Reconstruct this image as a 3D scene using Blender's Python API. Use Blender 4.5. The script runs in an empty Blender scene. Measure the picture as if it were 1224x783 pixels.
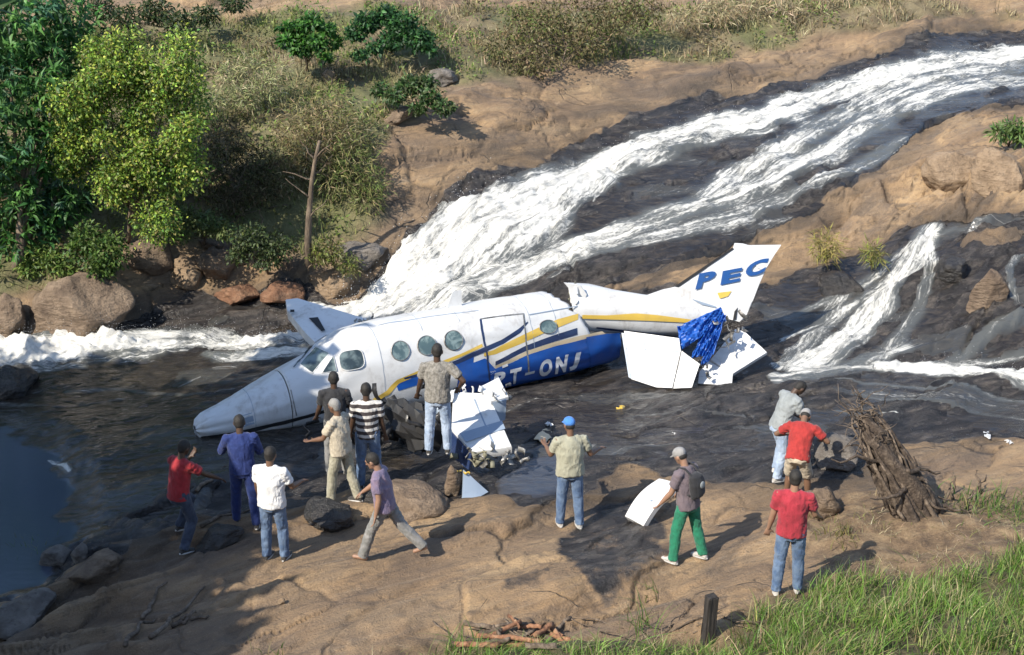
import bpy, bmesh, math, random
import numpy as np
from mathutils import Vector, Matrix, Euler

# ------------------------------------------------------------------ camera, sky, sun, exposure
SC = bpy.context.scene
COL = SC.collection
FPX, CU, CV, CAMZ, PITCH = 1600.0, 612.0, 391.5, 9.6, math.radians(20.0)
cam_d = bpy.data.cameras.new('camera'); cam = bpy.data.objects.new('camera', cam_d); COL.objects.link(cam)
cam_d.sensor_fit = 'HORIZONTAL'; cam_d.sensor_width = 36.0; cam_d.lens = 36.0 * FPX / 1224.0
cam_d.clip_start = 0.1; cam_d.clip_end = 2000.0
cam.location = (0, 0, CAMZ); cam.rotation_euler = (math.pi / 2 - PITCH, 0, 0)
SC.camera = cam

SUN_EL, SUN_AZ = math.radians(41.0), math.radians(225.0)      # azimuth clockwise from +Y
wd = bpy.data.worlds.new('World'); SC.world = wd; wd.use_nodes = True
wnt = wd.node_tree; wnt.nodes.clear()
wo = wnt.nodes.new('ShaderNodeOutputWorld'); wb = wnt.nodes.new('ShaderNodeBackground')
sk = wnt.nodes.new('ShaderNodeTexSky'); sk.sky_type = 'NISHITA'; sk.sun_disc = False
sk.sun_elevation = SUN_EL; sk.sun_rotation = SUN_AZ; sk.altitude = 300; sk.air_density = 1.0; sk.dust_density = 0.6
wb.inputs['Strength'].default_value = 0.15
wnt.links.new(sk.outputs[0], wb.inputs[0]); wnt.links.new(wb.outputs[0], wo.inputs[0])
sun_d = bpy.data.lights.new('sun', 'SUN'); sun_d.energy = 4.2; sun_d.angle = math.radians(0.5); sun_d.color = (1.0, 0.93, 0.81)
sun = bpy.data.objects.new('sun', sun_d); COL.objects.link(sun)
sdir = Vector((math.sin(SUN_AZ) * math.cos(SUN_EL), math.cos(SUN_AZ) * math.cos(SUN_EL), math.sin(SUN_EL)))
sun.rotation_euler = sdir.to_track_quat('Z', 'Y').to_euler()
sun.location = sdir * 60
SC.view_settings.view_transform = 'Standard'; SC.view_settings.look = 'None'
SC.view_settings.gamma = 1.0; SC.view_settings.exposure = 0.74; SC.view_settings.use_curve_mapping = False
SC.cycles.max_bounces = 6; SC.cycles.diffuse_bounces = 3; SC.cycles.glossy_bounces = 3
SC.cycles.transmission_bounces = 4; SC.cycles.transparent_max_bounces = 8
SC.cycles.caustics_reflective = False; SC.cycles.caustics_refractive = False

rng = np.random.default_rng(7)
random.seed(7)

# ------------------------------------------------------------------ pixel rays and noise
CP, SP = math.cos(PITCH), math.sin(PITCH)
def ray(u, v):
    a = (u - CU) / FPX; b = (v - CV) / FPX
    d = np.array([a, CP - b * SP, -SP - b * CP])
    return d
def at_z(u, v, z):                      # point of a pixel's ray at height z
    d = ray(u, v); t = (z - CAMZ) / d[2]
    return np.array([d[0] * t, d[1] * t, z])
def at_y(u, v, y):                      # point of a pixel's ray at forward distance y
    d = ray(u, v); t = y / d[1]
    return np.array([d[0] * t, y, CAMZ + d[2] * t])
def at_plane(u, v, p0, n):              # point of a pixel's ray on a plane
    d = ray(u, v); o = np.array([0, 0, CAMZ]); n = np.asarray(n, float)
    t = np.dot(np.asarray(p0) - o, n) / np.dot(d, n)
    return o + d * t

def _hash(ix, iy, seed):
    h = (ix.astype(np.int64) * 374761393 + iy.astype(np.int64) * 668265263 + seed * 974634777) & 0xFFFFFFFF
    h = ((h ^ (h >> 13)) * 1274126177) & 0xFFFFFFFF
    h = h ^ (h >> 16)
    return (h & 0xFFFFFF) / float(0x1000000)
def gnoise(x, y, seed=0):               # 2-D gradient noise, about -0.7 .. 0.7
    x = np.asarray(x, float); y = np.asarray(y, float)
    ix = np.floor(x); iy = np.floor(y); fx = x - ix; fy = y - iy
    sx = fx * fx * fx * (fx * (fx * 6 - 15) + 10); sy = fy * fy * fy * (fy * (fy * 6 - 15) + 10)
    def g(dx, dy):
        a = _hash(ix + dx, iy + dy, seed) * 2 * math.pi
        return np.cos(a) * (fx - dx) + np.sin(a) * (fy - dy)
    n0 = g(0, 0) * (1 - sx) + g(1, 0) * sx
    n1 = g(0, 1) * (1 - sx) + g(1, 1) * sx
    return n0 * (1 - sy) + n1 * sy
def fbm(x, y, scale, octaves=4, seed=0, gain=0.5, ridged=False):
    s = 0.0; a = 1.0; f = 1.0 / scale
    for o in range(octaves):
        n = gnoise(x * f + 17.3 * o, y * f - 9.1 * o, seed + o * 13)
        s = s + a * ((0.5 - 2.0 * np.abs(n)) if ridged else n)
        a *= gain; f *= 2.03
    return s
def worley(x, y, seed):                 # nearest and second distances, cell hash, offset from the cell's point
    ix = np.floor(x); iy = np.floor(y); f1 = np.full(x.shape, 9.); f2 = np.full(x.shape, 9.); cid = np.zeros(x.shape); ox = np.zeros(x.shape); oy = np.zeros(x.shape)
    for dx in (-1, 0, 1):
        for dy in (-1, 0, 1):
            cx, cy = ix + dx, iy + dy; px = cx + _hash(cx, cy, seed); py = cy + _hash(cx, cy, seed + 1); d = np.hypot(x - px, y - py); h = _hash(cx, cy, seed + 2)
            m = d < f1; f2 = np.where(m, f1, np.minimum(f2, d)); cid = np.where(m, h, cid); ox = np.where(m, x - px, ox); oy = np.where(m, y - py, oy); f1 = np.where(m, d, f1)
    return f1, f2, cid, ox, oy
def smooth(a, b, x):
    t = np.clip((np.asarray(x, float) - a) / (b - a), 0, 1)
    return t * t * (3 - 2 * t)

# ------------------------------------------------------------------ object helpers
def new_obj(name, me, mat=None, parent=None, **props):
    o = bpy.data.objects.new(name, me); COL.objects.link(o)
    if mat is not None and me is not None and len(me.materials) == 0: me.materials.append(mat)
    if parent is not None: o.parent = parent
    for k, v in props.items(): o[k] = v
    return o
def empty(name, loc=(0, 0, 0), rotz=0.0, **props):
    o = bpy.data.objects.new(name, None); COL.objects.link(o)
    o.location = loc; o.rotation_euler = (0, 0, rotz); o.empty_display_size = 0.2
    for k, v in props.items(): o[k] = v
    return o
def mesh_np(name, verts, faces, smooth_shade=True, attrs=None):
    """verts (n,3) array, faces (m,3) or (m,4) int array"""
    verts = np.ascontiguousarray(verts, dtype=np.float32); faces = np.ascontiguousarray(faces, dtype=np.int32)
    me = bpy.data.meshes.new(name); k = faces.shape[1]; m = faces.shape[0]
    me.vertices.add(len(verts)); me.vertices.foreach_set('co', verts.ravel())
    me.loops.add(m * k); me.loops.foreach_set('vertex_index', faces.ravel())
    me.polygons.add(m); me.polygons.foreach_set('loop_start', np.arange(0, m * k, k, dtype=np.int32))
    try: me.polygons.foreach_set('loop_total', np.full(m, k, dtype=np.int32))
    except Exception: pass
    me.update(calc_edges=True)
    if smooth_shade: me.polygons.foreach_set('use_smooth', np.ones(m, dtype=bool))
    for an, (typ, arr) in (attrs or {}).items():
        at = me.attributes.new(an, typ, 'POINT')
        at.data.foreach_set('color' if typ == 'FLOAT_COLOR' else 'vector' if typ == 'FLOAT_VECTOR' else 'value',
                            np.ascontiguousarray(arr, dtype=np.float32).ravel())
    return me
def mesh_py(name, verts, faces, smooth_shade=False):
    me = bpy.data.meshes.new(name); me.from_pydata([tuple(map(float, v)) for v in verts], [], [tuple(f) for f in faces]); me.update()
    if smooth_shade:
        for p in me.polygons: p.use_smooth = True
    return me
def bm_mesh(name, bm, smooth_shade=False):
    me = bpy.data.meshes.new(name); bmesh.ops.recalc_face_normals(bm, faces=bm.faces[:]); bm.to_mesh(me); bm.free()
    if smooth_shade:
        for p in me.polygons: p.use_smooth = True
    return me
def auto_smooth(o, deg=35):
    for p in o.data.polygons: p.use_smooth = True
    try:
        o.data.set_sharp_from_angle(angle=math.radians(deg))
    except Exception: pass

class NT:                               # tiny node-tree helper
    def __init__(s, name):
        s.m = bpy.data.materials.new(name); s.m.use_nodes = True; s.t = s.m.node_tree; s.t.nodes.clear()
        s.out = s.n('ShaderNodeOutputMaterial'); s.b = s.n('ShaderNodeBsdfPrincipled'); s.l(s.b.outputs[0], s.out.inputs[0])
    def n(s, typ, **kw):
        x = s.t.nodes.new(typ)
        for k, v in kw.items(): setattr(x, k, v)
        return x
    def l(s, a, b): s.t.links.new(a, b)
    def put(s, sock, val):
        if hasattr(val, 'is_linked') or isinstance(val, bpy.types.NodeSocket): s.l(val, sock)
        elif isinstance(val, (tuple, list)) and len(val) == 3 and sock.type == 'RGBA': sock.default_value = (*val, 1)
        else: sock.default_value = val
    def attr(s, name, out='Fac'):
        a = s.n('ShaderNodeAttribute'); a.attribute_name = name; return a.outputs[out]
    def coord(s, kind='Object'): return s.n('ShaderNodeTexCoord').outputs[kind]
    def mapping(s, vec, scale=(1, 1, 1), rot=(0, 0, 0), loc=(0, 0, 0)):
        m = s.n('ShaderNodeMapping'); s.l(vec, m.inputs[0]); m.inputs['Scale'].default_value = scale
        m.inputs['Rotation'].default_value = rot; m.inputs['Location'].default_value = loc; return m.outputs[0]
    def noise(s, vec, scale=5, detail=4, rough=0.55, dist=0.0, out=0):
        x = s.n('ShaderNodeTexNoise'); s.l(vec, x.inputs['Vector']); x.inputs['Scale'].default_value = scale
        x.inputs['Detail'].default_value = detail; x.inputs['Roughness'].default_value = rough; x.inputs['Distortion'].default_value = dist
        return x.outputs[out]
    def voro(s, vec, scale=5, feature='F1', rnd=1.0, out='Distance'):
        x = s.n('ShaderNodeTexVoronoi'); x.feature = feature; s.l(vec, x.inputs['Vector']); x.inputs['Scale'].default_value = scale
        x.inputs['Randomness'].default_value = rnd; return x.outputs[out]
    def math(s, op, a, b=0.0, c=None, clamp=False):
        x = s.n('ShaderNodeMath', operation=op); x.use_clamp = clamp
        s.put(x.inputs[0], a); s.put(x.inputs[1], b)
        if c is not None: s.put(x.inputs[2], c)
        return x.outputs[0]
    def remap(s, v, a, b, c=0.0, d=1.0, kind='SMOOTHSTEP'):
        x = s.n('ShaderNodeMapRange'); x.interpolation_type = kind
        s.put(x.inputs[0], v); s.put(x.inputs[1], a); s.put(x.inputs[2], b); s.put(x.inputs[3], c); s.put(x.inputs[4], d)
        return x.outputs[0]
    def mix(s, f, a, b, mode='MIX'):
        x = s.n('ShaderNodeMix', data_type='RGBA'); x.blend_type = mode
        s.put(x.inputs[0], f); s.put(x.inputs[6], a); s.put(x.inputs[7], b); return x.outputs[2]
    def ramp(s, f, stops):
        x = s.n('ShaderNodeValToRGB'); s.put(x.inputs[0], f); e = x.color_ramp.elements
        e[0].position, e[0].color = stops[0][0], (*stops[0][1], 1); e[1].position, e[1].color = stops[-1][0], (*stops[-1][1], 1)
        for p, c in stops[1:-1]:
            k = e.new(p); k.color = (*c, 1)
        return x.outputs[0]
    def bump(s, h, strength=0.5, dist=0.05, normal=None):
        x = s.n('ShaderNodeBump'); s.put(x.inputs['Height'], h); x.inputs['Strength'].default_value = strength
        x.inputs['Distance'].default_value = dist
        if normal is not None: s.l(normal, x.inputs['Normal'])
        return x.outputs[0]
    def set(s, **kw):
        names = {'color': 'Base Color', 'rough': 'Roughness', 'normal': 'Normal', 'metal': 'Metallic', 'spec': 'Specular IOR Level',
                 'ior': 'IOR', 'trans': 'Transmission Weight', 'sss': 'Subsurface Weight', 'coat': 'Coat Weight', 'alpha': 'Alpha', 'sheen': 'Sheen Weight'}
        for k, v in kw.items(): s.put(s.b.inputs[names[k]], v)
        return s.m
# ------------------------------------------------------------------ terrain: heights from control points, then relief
CTRL_PX = [  # (u, v, height)
 (228,530,-.05),(330,545,-.05),(450,560,0),(560,545,0),(650,520,0),(800,520,0),(950,570,0),(690,630,.05),(330,670,.12),(470,665,.1),(820,670,.1),
 (560,700,.2),(560,783,.35),(940,712,.35),(300,783,.3),(750,783,.5),(420,600,-.05),(540,610,.0),
 (1100,650,.45),(1224,620,.5),(1224,700,.95),(1100,740,.95),(1224,783,1.45),(900,783,.7),(1060,610,.3),
 (0,560,-.5),(0,690,-.5),(60,620,-.5),(110,690,-.1),(0,783,.0),(-200,690,-.4),(160,783,.2),(150,620,-.25),
 (0,460,-.4),(150,470,-.3),(300,450,-.15),(0,425,-.3),(200,412,-.12),(360,410,.0),(430,382,.1),(100,540,-.3),(200,560,-.2),
 (0,395,.1),(80,375,.4),(200,350,.25),(320,352,.15),(420,345,.35),(200,290,1.25),(330,300,1.1),(430,290,1.2),(100,300,1.3),(0,330,1.0),
 (0,200,2.6),(150,200,2.6),(300,200,2.5),(430,200,2.6),(0,100,3.8),(150,100,3.8),(300,100,3.8),(450,100,3.8),(0,0,5.2),(300,0,5.2),(520,0,5.1),
 (560,170,2.8),(600,120,3.5),(500,270,1.45),(520,330,.65),(600,300,1.0),(600,360,.15),(700,330,.55),(700,260,1.4),(700,180,2.3),(700,110,3.4),(700,0,4.9),
 (850,400,.05),(800,330,.7),(800,240,1.65),(800,150,2.7),(850,80,3.7),(900,250,1.55),(900,150,2.7),(900,60,3.95),(900,0,5.0),(950,340,.5),
 (1000,200,2.1),(1000,120,3.0),(1100,200,2.25),(1100,120,3.05),(1200,100,3.25),(1200,60,3.7),(1224,20,4.5),(1100,0,5.0),(1020,300,.9),(1100,275,1.45),
 (1200,280,1.55),(1200,200,2.5),(1130,330,.95),(1200,340,1.0),(1200,400,.45),(1080,400,.25),(1050,425,.08),(1200,450,-.02),(1000,450,-.02),(850,450,.0),(920,420,.0),
 (1224,520,.05),(1150,565,.22),(1050,500,0),
 (1600,300,2.0),(1600,60,4.2),(1600,450,.3),(1600,600,.7),(1600,783,1.8),(-400,420,-.2),(-400,250,2.3),(-400,50,5.2),(-400,600,-.5),(-400,783,.3)]
CTRL_W = [(0,60,7.5),(-45,60,8.5),(45,60,8.5),(0,140,22),(-120,140,24),(120,140,24),(-40,30,3.5),(45,30,4.0),(-12,10,.6),(0,9.5,1.0),(9,9.5,2.0),(0,4,4.5),(0,-2,7.7),(-20,-2,7.2),(20,-2,7.9),
          (-40,5,3.0),(45,5,4.5),(-120,60,10),(120,60,10)]
_cp = np.array([at_z(*c) for c in CTRL_PX] + [np.array(c, float) for c in CTRL_W])
def _tps_k(r2): return np.where(r2 < 1e-9, 0.0, 0.5 * r2 * np.log(np.maximum(r2, 1e-9)))
def _tps_fit(pts, lam=0.6):
    n = len(pts); x, y, z = pts.T / np.array([[1.], [1.], [1.]])
    K = _tps_k((x[:, None] - x) ** 2 + (y[:, None] - y) ** 2) + lam * np.eye(n)
    Pm = np.c_[np.ones(n), x, y]
    A = np.block([[K, Pm], [Pm.T, np.zeros((3, 3))]])
    return np.linalg.solve(A, np.r_[z, 0, 0, 0])
_tw = _tps_fit(_cp)
def base_h(x, y):
    x = np.atleast_1d(np.asarray(x, float)); y = np.atleast_1d(np.asarray(y, float)); out = np.empty(x.shape)
    xf, yf, of = x.ravel(), y.ravel(), out.ravel()
    n = len(_cp)
    for i in range(0, len(xf), 40000):
        xs, ys = xf[i:i + 40000], yf[i:i + 40000]
        K = _tps_k((xs[:, None] - _cp[:, 0]) ** 2 + (ys[:, None] - _cp[:, 1]) ** 2)
        of[i:i + 40000] = K @ _tw[:n] + _tw[n] + _tw[n + 1] * xs + _tw[n + 2] * ys
    return of.reshape(x.shape)
_T = np.concatenate([np.arange(11, 45, 0.06), np.arange(45, 110, 0.4)])
def hit(u, v, hf):
    d = ray(u, v); x = d[0] * _T; y = d[1] * _T; z = CAMZ + d[2] * _T
    below = np.nonzero(z < hf(x, y))[0]
    i = below[0] if len(below) else len(_T) - 1
    t = _T[i]
    if 0 < i:
        a, b = _T[i - 1], _T[i]
        for _ in range(7):
            m = .5 * (a + b)
            if CAMZ + d[2] * m < hf(np.array([d[0] * m]), np.array([d[1] * m]))[0]: b = m
            else: a = m
        t = b
    return np.array([d[0] * t, d[1] * t, CAMZ + d[2] * t])
def poly_xy(pxs): return np.array([hit(u, v, base_h)[:2] for u, v in pxs])
def poly_sd(x, y, poly):                # signed distance, positive inside
    d2 = np.full(x.shape, 1e9); ins = np.zeros(x.shape, bool); n = len(poly)
    for i in range(n):
        a = poly[i]; b = poly[(i + 1) % n]; e = b - a
        w0 = x - a[0]; w1 = y - a[1]
        t = np.clip((w0 * e[0] + w1 * e[1]) / max(e @ e, 1e-9), 0, 1)
        d2 = np.minimum(d2, (w0 - t * e[0]) ** 2 + (w1 - t * e[1]) ** 2)
        c = ((a[1] > y) != (b[1] > y)) & (x < (b[0] - a[0]) * (y - a[1]) / (b[1] - a[1] + 1e-12) + a[0])
        ins ^= c
    d = np.sqrt(d2); return np.where(ins, d, -d)
def line_sd(x, y, pts, wid):            # (distance / local half width, along, across)
    best = np.full(x.shape, 1e9); S = np.zeros(x.shape); Tt = np.zeros(x.shape); acc = 0.0
    for i in range(len(pts) - 1):
        a = pts[i]; b = pts[i + 1]; e = b - a; L = math.hypot(*e)
        w0 = x - a[0]; w1 = y - a[1]; t = np.clip((w0 * e[0] + w1 * e[1]) / max(L * L, 1e-9), 0, 1)
        dx = w0 - t * e[0]; dy = w1 - t * e[1]
        w = wid[i] * (1 - t) + wid[i + 1] * t
        d = np.hypot(dx, dy) / w
        side = (e[0] * w1 - e[1] * w0) / max(L, 1e-9)
        m = d < best
        best = np.where(m, d, best); S = np.where(m, acc + t * L, S); Tt = np.where(m, side, Tt); acc += L
    return best, S, Tt

WET = poly_xy([(1500,20),(1300,30),(1200,34),(1130,38),(1085,48),(1010,78),(930,98),(880,112),(830,118),(770,130),(700,162),(640,190),(580,212),(530,238),(490,272),(452,322),(420,350),
               (330,350),(230,356),(150,384),(95,402),(0,402),(-300,402),(-380,560),(-300,720),(0,712),(60,700),(110,680),(170,652),(220,640),(300,625),(370,610),(430,596),(490,590),(560,600),(640,602),(690,585),
               (740,566),(800,566),(880,580),(930,584),(1000,566),(1060,540),(1100,528),(1150,528),(1224,530),(1400,530),(1600,520)])
DRY1 = poly_xy([(1500,110),(1300,118),(1224,124),(1150,134),(1105,146),(1080,170),(1060,190),(1010,232),(945,262),(870,288),(800,312),(740,332),(690,350),(760,352),(850,352),(905,350),(950,334),(1000,312),(1050,296),(1085,276),
                (1110,266),(1160,268),(1224,262),(1400,255),(1500,250)])
DRY2 = poly_xy([(1140,292),(1180,280),(1240,276),(1240,298),(1180,302),(1150,302)])
DARK1 = poly_xy([(655,655),(680,622),(712,598),(760,594),(800,606),(800,640),(772,692),(724,716),(690,708),(668,690)])
DARK2 = poly_xy([(548,738),(600,705),(650,682),(680,672),(676,690),(620,712),(560,742)])
GRASS = poly_xy([(1260,650),(1190,664),(1130,684),(1060,690),(1000,694),(950,718),(890,742),(850,762),(760,770),(690,765),(640,778),(520,790),(480,830),(1000,900),(1300,900),(1400,760)])
SOIL = poly_xy([(1300,585),(1200,590),(1140,590),(1060,600),(1010,590),(985,620),(975,680),(960,700),(930,720),(860,755),(700,760),(640,765),(500,770),(430,800),(500,900),(1300,900),(1500,700)])
HILL = poly_xy([(-500,360),(0,372),(60,352),(130,330),(160,300),(250,280),(330,310),(400,310),(440,290),(455,240),(445,190),(470,140),(530,95),(600,100),(640,85),(720,70),(800,75),(900,60),(980,42),(1060,34),(1140,18),(1300,10),(1700,0),(1700,-8),(900,-8),(-500,-8)])
POOL = poly_xy([(-300,520),(0,515),(40,525),(70,548),(82,590),(78,640),(50,690),(0,705),(-300,705)])
POOL2 = poly_xy([(600,596),(604,572),(630,550),(668,545),(684,552),(676,576),(660,590),(630,597)])

def masks(x, y):
    wob = fbm(x, y, 1.6, 4, 3) * 0.45
    wob2 = fbm(x, y, 0.7, 3, 8) * 0.2
    wet = smooth(-.18, .18, poly_sd(x, y, WET) + wob)
    dry = np.maximum(smooth(-.12, .16, poly_sd(x, y, DRY1) + wob * .7), smooth(-.08, .1, poly_sd(x, y, DRY2) + wob2 * .5))
    wet = wet * (1 - dry)
    wet = np.maximum(wet, .58 * smooth(-.3, .25, poly_sd(x, y, DARK1) + wob2 * 1.5 + wob * .5))
    wet = np.maximum(wet, .48 * smooth(-.25, .2, poly_sd(x, y, DARK2) + wob2 * 1.5))
    grass = smooth(-.25, .25, poly_sd(x, y, GRASS) + wob)
    soil = smooth(-.3, .3, poly_sd(x, y, SOIL) + wob)
    far = smooth(42, 50, y)
    hill = np.maximum(smooth(-.3, .3, poly_sd(x, y, HILL) + wob * 1.3), far)
    near = 1 - smooth(10.5, 12.0, y)
    soil = np.maximum(soil, near); grass = np.maximum(grass, near)
    pool = smooth(-.7, .15, poly_sd(x, y, POOL) + wob2 * 1.2); pool2 = smooth(-.15, .05, poly_sd(x, y, POOL2) + wob2 * .5)
    return wet, soil, grass, hill, pool, pool2
def damp_mask(x, y):
    return smooth(-1.1, .25, poly_sd(x, y, WET) + fbm(x, y, 1.6, 4, 3) * .9) * (1 - smooth(.0, .9, poly_sd(x, y, DRY1) + fbm(x, y, 1.2, 3, 4) * .5))
def ground(x, y, full=False):
    x = np.atleast_1d(np.asarray(x, float)); y = np.atleast_1d(np.asarray(y, float))
    b = base_h(x, y); wet, soil, grass, hill, pool, pool2 = masks(x, y)
    soft = np.maximum(soil, hill)
    # strata that run along the cascade's direction
    c, s = math.cos(math.radians(32)), math.sin(math.radians(32))
    xr, yr = x * c + y * s, -x * s + y * c
    wx = xr + .6 * fbm(x, y, 3.0, 2, 21); wy = yr + .5 * fbm(x, y, 2.2, 3, 22)
    big = fbm(wx / 3.0, wy, 1.7, 3, 31) * .30
    ledge = fbm(wx / 4.0, wy, .7, 3, 41, ridged=True) * (.05 + .06 * wet)
    fine = fbm(wx / 2.6, wy, .30, 3, 51) * (.02 + .035 * wet)
    st = fbm(wx / 4.2, wy, .85, 2, 61)
    terr = (np.floor(st * 5) + smooth(.40, .66, st * 5 - np.floor(st * 5))) / 5 * .36
    w1 = .28 * fbm(x, y, 1.1, 3, 201); w2 = .28 * fbm(x, y, 1.1, 3, 202)
    a1, a2, ac, aox, aoy = worley((xr + w1) / 2.7, (yr + w2) / 1.15, 210)
    b1, b2, bc, box_, boy = worley((xr + w1 * 1.2) / 1.0, (yr + w2 * 1.2) / .42, 220)
    slabs = (ac - .5) * .22 + aox * (_hash(np.floor(ac * 977), np.floor(ac * 31), 5) - .5) * .30 + aoy * (_hash(np.floor(ac * 577), np.floor(ac * 131), 6) - .5) * .22
    slabs = slabs * smooth(.0, .10, a2 - a1) - .07 * smooth(.07, .0, a2 - a1)
    slab2 = ((bc - .5) * .09 + box_ * (_hash(np.floor(bc * 877), np.floor(bc * 41), 7) - .5) * .10) * smooth(.0, .12, b2 - b1) - .03 * smooth(.09, .0, b2 - b1)
    patchy = smooth(-.12, .18, fbm(x, y, 2.6, 2, 230))
    rock = big * .6 + ledge + fine + terr * .6 + slabs * (.35 + .65 * patchy) + slab2 * patchy * (.45 + .55 * smooth(17.5, 20, y))
    crk = np.maximum(smooth(.05, .0, a2 - a1) * (.35 + .65 * patchy), .8 * smooth(.07, .0, b2 - b1) * patchy * (.3 + .7 * smooth(17.5, 20, y))) * (1 - soft)
    dirt = fbm(x, y, 2.2, 4, 71) * .3 + fbm(x, y, .4, 3, 75) * .06
    nearplane = smooth(15, 16.5, y) * (1 - smooth(25.5, 27.5, y))           # shelf is fairly even
    leftrock = smooth(-3.0, -5.5, x) * (1 - smooth(18.5, 20, y))
    rightled = smooth(6, 7.5, x) * smooth(22.5, 24, y) * (1 - smooth(30, 32, y))
    k_rock = (1 + .9 * rightled) * (0.62 + .38 * (1 - nearplane)) * (1 - .12 * wet) * (1 + 1.1 * leftrock)
    h = b + rock * k_rock * (1 - soft) + dirt * soft
    h = h * (1 - pool) + np.minimum(h, b - .25) * pool
    h = h - .10 * pool2
    if full == 2: return crk, np.clip(ac * .6 + bc * .4, 0, 1)
    if full: return h, b, wet, soil, grass, hill, pool, pool2
    return h
def G(u, v): return hit(u, v, ground)

uu = np.concatenate([np.linspace(-900, -60, 60, endpoint=False), np.linspace(-60, 1284, 480, endpoint=False), np.linspace(1284, 2124, 60)])
yy = np.concatenate([np.linspace(-4, 11.5, 40, endpoint=False), np.linspace(11.5, 27, 360, endpoint=False), np.linspace(27, 42, 230, endpoint=False), np.linspace(42, 60, 40, endpoint=False), np.linspace(60, 170, 30)])
_sl = (uu - CU) / FPX
gx = _sl[None, :] * (np.maximum(yy, 6.0)[:, None] * 1.04 + 1.5); gy = np.repeat(yy[:, None], len(uu), 1)
gx[:, 0] -= 60; gx[:, -1] += 60
GH, GB, GWET, GSOIL, GGRASS, GHILL, GPOOL, GPOOL2 = ground(gx, gy, True)
GCRK, GCELL = ground(gx, gy, 2)
NR, NC = gx.shape
def grid_faces(nr, nc, keep=None):
    i = np.arange(nr * nc).reshape(nr, nc)
    f = np.stack([i[:-1, :-1], i[:-1, 1:], i[1:, 1:], i[1:, :-1]], -1).reshape(-1, 4)
    if keep is not None:
        k = keep.ravel(); f = f[k[f].any(1)]
    return f

# rock and earth
t = NT('rock_ground')
pos = t.coord('Object')
wet = t.attr('wet'); soil = t.attr('soil'); grs = t.attr('grass'); hil = t.attr('hill')
pr = t.mapping(pos, rot=(0, 0, math.radians(-32)))
pstr = t.mapping(pr, scale=(.35, 1, 1.6))
n1 = t.noise(pstr, 0.9, 8, .6, .6); n2 = t.noise(pos, 7, 8, .62); n3 = t.noise(pstr, 4.0, 6, .65, .5)
dryc = t.ramp(n1, [(.28, (.075, .056, .044)), (.38, (.21, .14, .085)), (.50, (.36, .235, .125)), (.66, (.45, .305, .165)), (.8, (.31, .225, .155))])
dryc = t.mix(t.remap(n3, .48, .7, 0, .6), dryc, (.14, .10, .07))
stain = t.noise(t.mapping(pr, scale=(.22, .6, .6)), 1.1, 6, .7, 1.2)
dryc = t.mix(t.remap(stain, .54, .68, 0, .7), dryc, (.088, .074, .064))
dryc = t.mix(t.remap(n2, .52, .72, 0, .5), dryc, (.085, .068, .055))
cel = t.attr('cell'); dryc = t.mix(t.remap(cel, .25, .75, .55, 0, 'LINEAR'), dryc, t.mix(n3, (.10, .076, .058), (.225, .165, .115)))
lin = t.noise(t.mapping(pr, scale=(.10, 1.5, 1.5)), 5.5, 6, .7, .5); dryc = t.mix(t.remap(lin, .53, .72, 0, .6), dryc, (.075, .06, .05)); dryc = t.mix(t.remap(lin, .46, .30, 0, .35), dryc, (.38, .30, .21))
och = t.noise(pos, .55, 3, .5); dryc = t.mix(t.remap(och, .55, .72, 0, .4), dryc, (.30, .19, .105))
wetc = t.ramp(n3, [(.32, (.010, .0095, .009)), (.48, (.030, .026, .024)), (.60, (.07, .059, .05)), (.76, (.16, .13, .10))])
earth = t.ramp(t.noise(pos, 3.2, 8, .68), [(.3, (.07, .045, .028)), (.5, (.19, .125, .07)), (.62, (.29, .205, .115)), (.8, (.37, .28, .17))])
gpatch = t.noise(pos, .5, 4, .6); turf = t.ramp(n2, [(.3, (.03, .028, .014)), (.7, (.075, .085, .028))])
hillc = t.ramp(t.noise(pos, 1.3, 9, .7), [(.3, (.075, .058, .034)), (.45, (.155, .118, .065)), (.6, (.25, .20, .11)), (.75, (.33, .27, .165))])
hillc = t.mix(t.remap(gpatch, .42, .6, 0, .75), hillc, t.mix(n2, (.07, .085, .028), (.17, .18, .07)))
edge = t.noise(pos, 2.5, 6, .6)
wmask = t.remap(t.math('ADD', wet, t.math('MULTIPLY', t.math('SUBTRACT', edge, .5), .7)), .36, .58)
col = t.mix(hil, t.mix(soil, dryc, earth), hillc)
col = t.mix(t.math('MULTIPLY', grs, .8), col, turf)
crackv = t.mapping(pos, rot=(0, 0, .5), scale=(.5, 1, .6))
dist = t.n('ShaderNodeVectorMath', operation='ADD'); t.l(crackv, dist.inputs[0]); t.l(t.noise(pos, .9, 3, .5, out=1), dist.inputs[1])
crack = t.remap(t.voro(dist.outputs[0], .42, 'DISTANCE_TO_EDGE'), .0, .010, 1, 0)
crack = t.math('MULTIPLY', crack, t.math('SUBTRACT', 1.0, t.math('MAXIMUM', soil, hil), clamp=True))
crack = t.math('MULTIPLY', crack, t.remap(t.noise(pos, .9, 2, .5), .5, .6)); crack = t.math('MAXIMUM', t.math('MULTIPLY', crack, .5), t.math('MULTIPLY', t.attr('crk'), t.remap(n2, .3, .6, .4, 1)))
col = t.mix(t.math('MULTIPLY', crack, .55), col, (.03, .024, .02))
damp = t.attr('damp'); col = t.mix(t.math('MULTIPLY', t.math('MULTIPLY', damp, t.remap(n1, .35, .65, 1.0, .35)), .85), col, t.mix(n2, (.035, .028, .022), (.10, .075, .052)))
grit = t.noise(pos, 55, 3, .7); col = t.mix(t.remap(grit, .54, .7, 0, .38), col, (.07, .055, .043)); col = t.mix(t.remap(grit, .42, .28, 0, .4), col, (.48, .38, .27))
col = t.mix(wmask, col, wetc)
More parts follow.
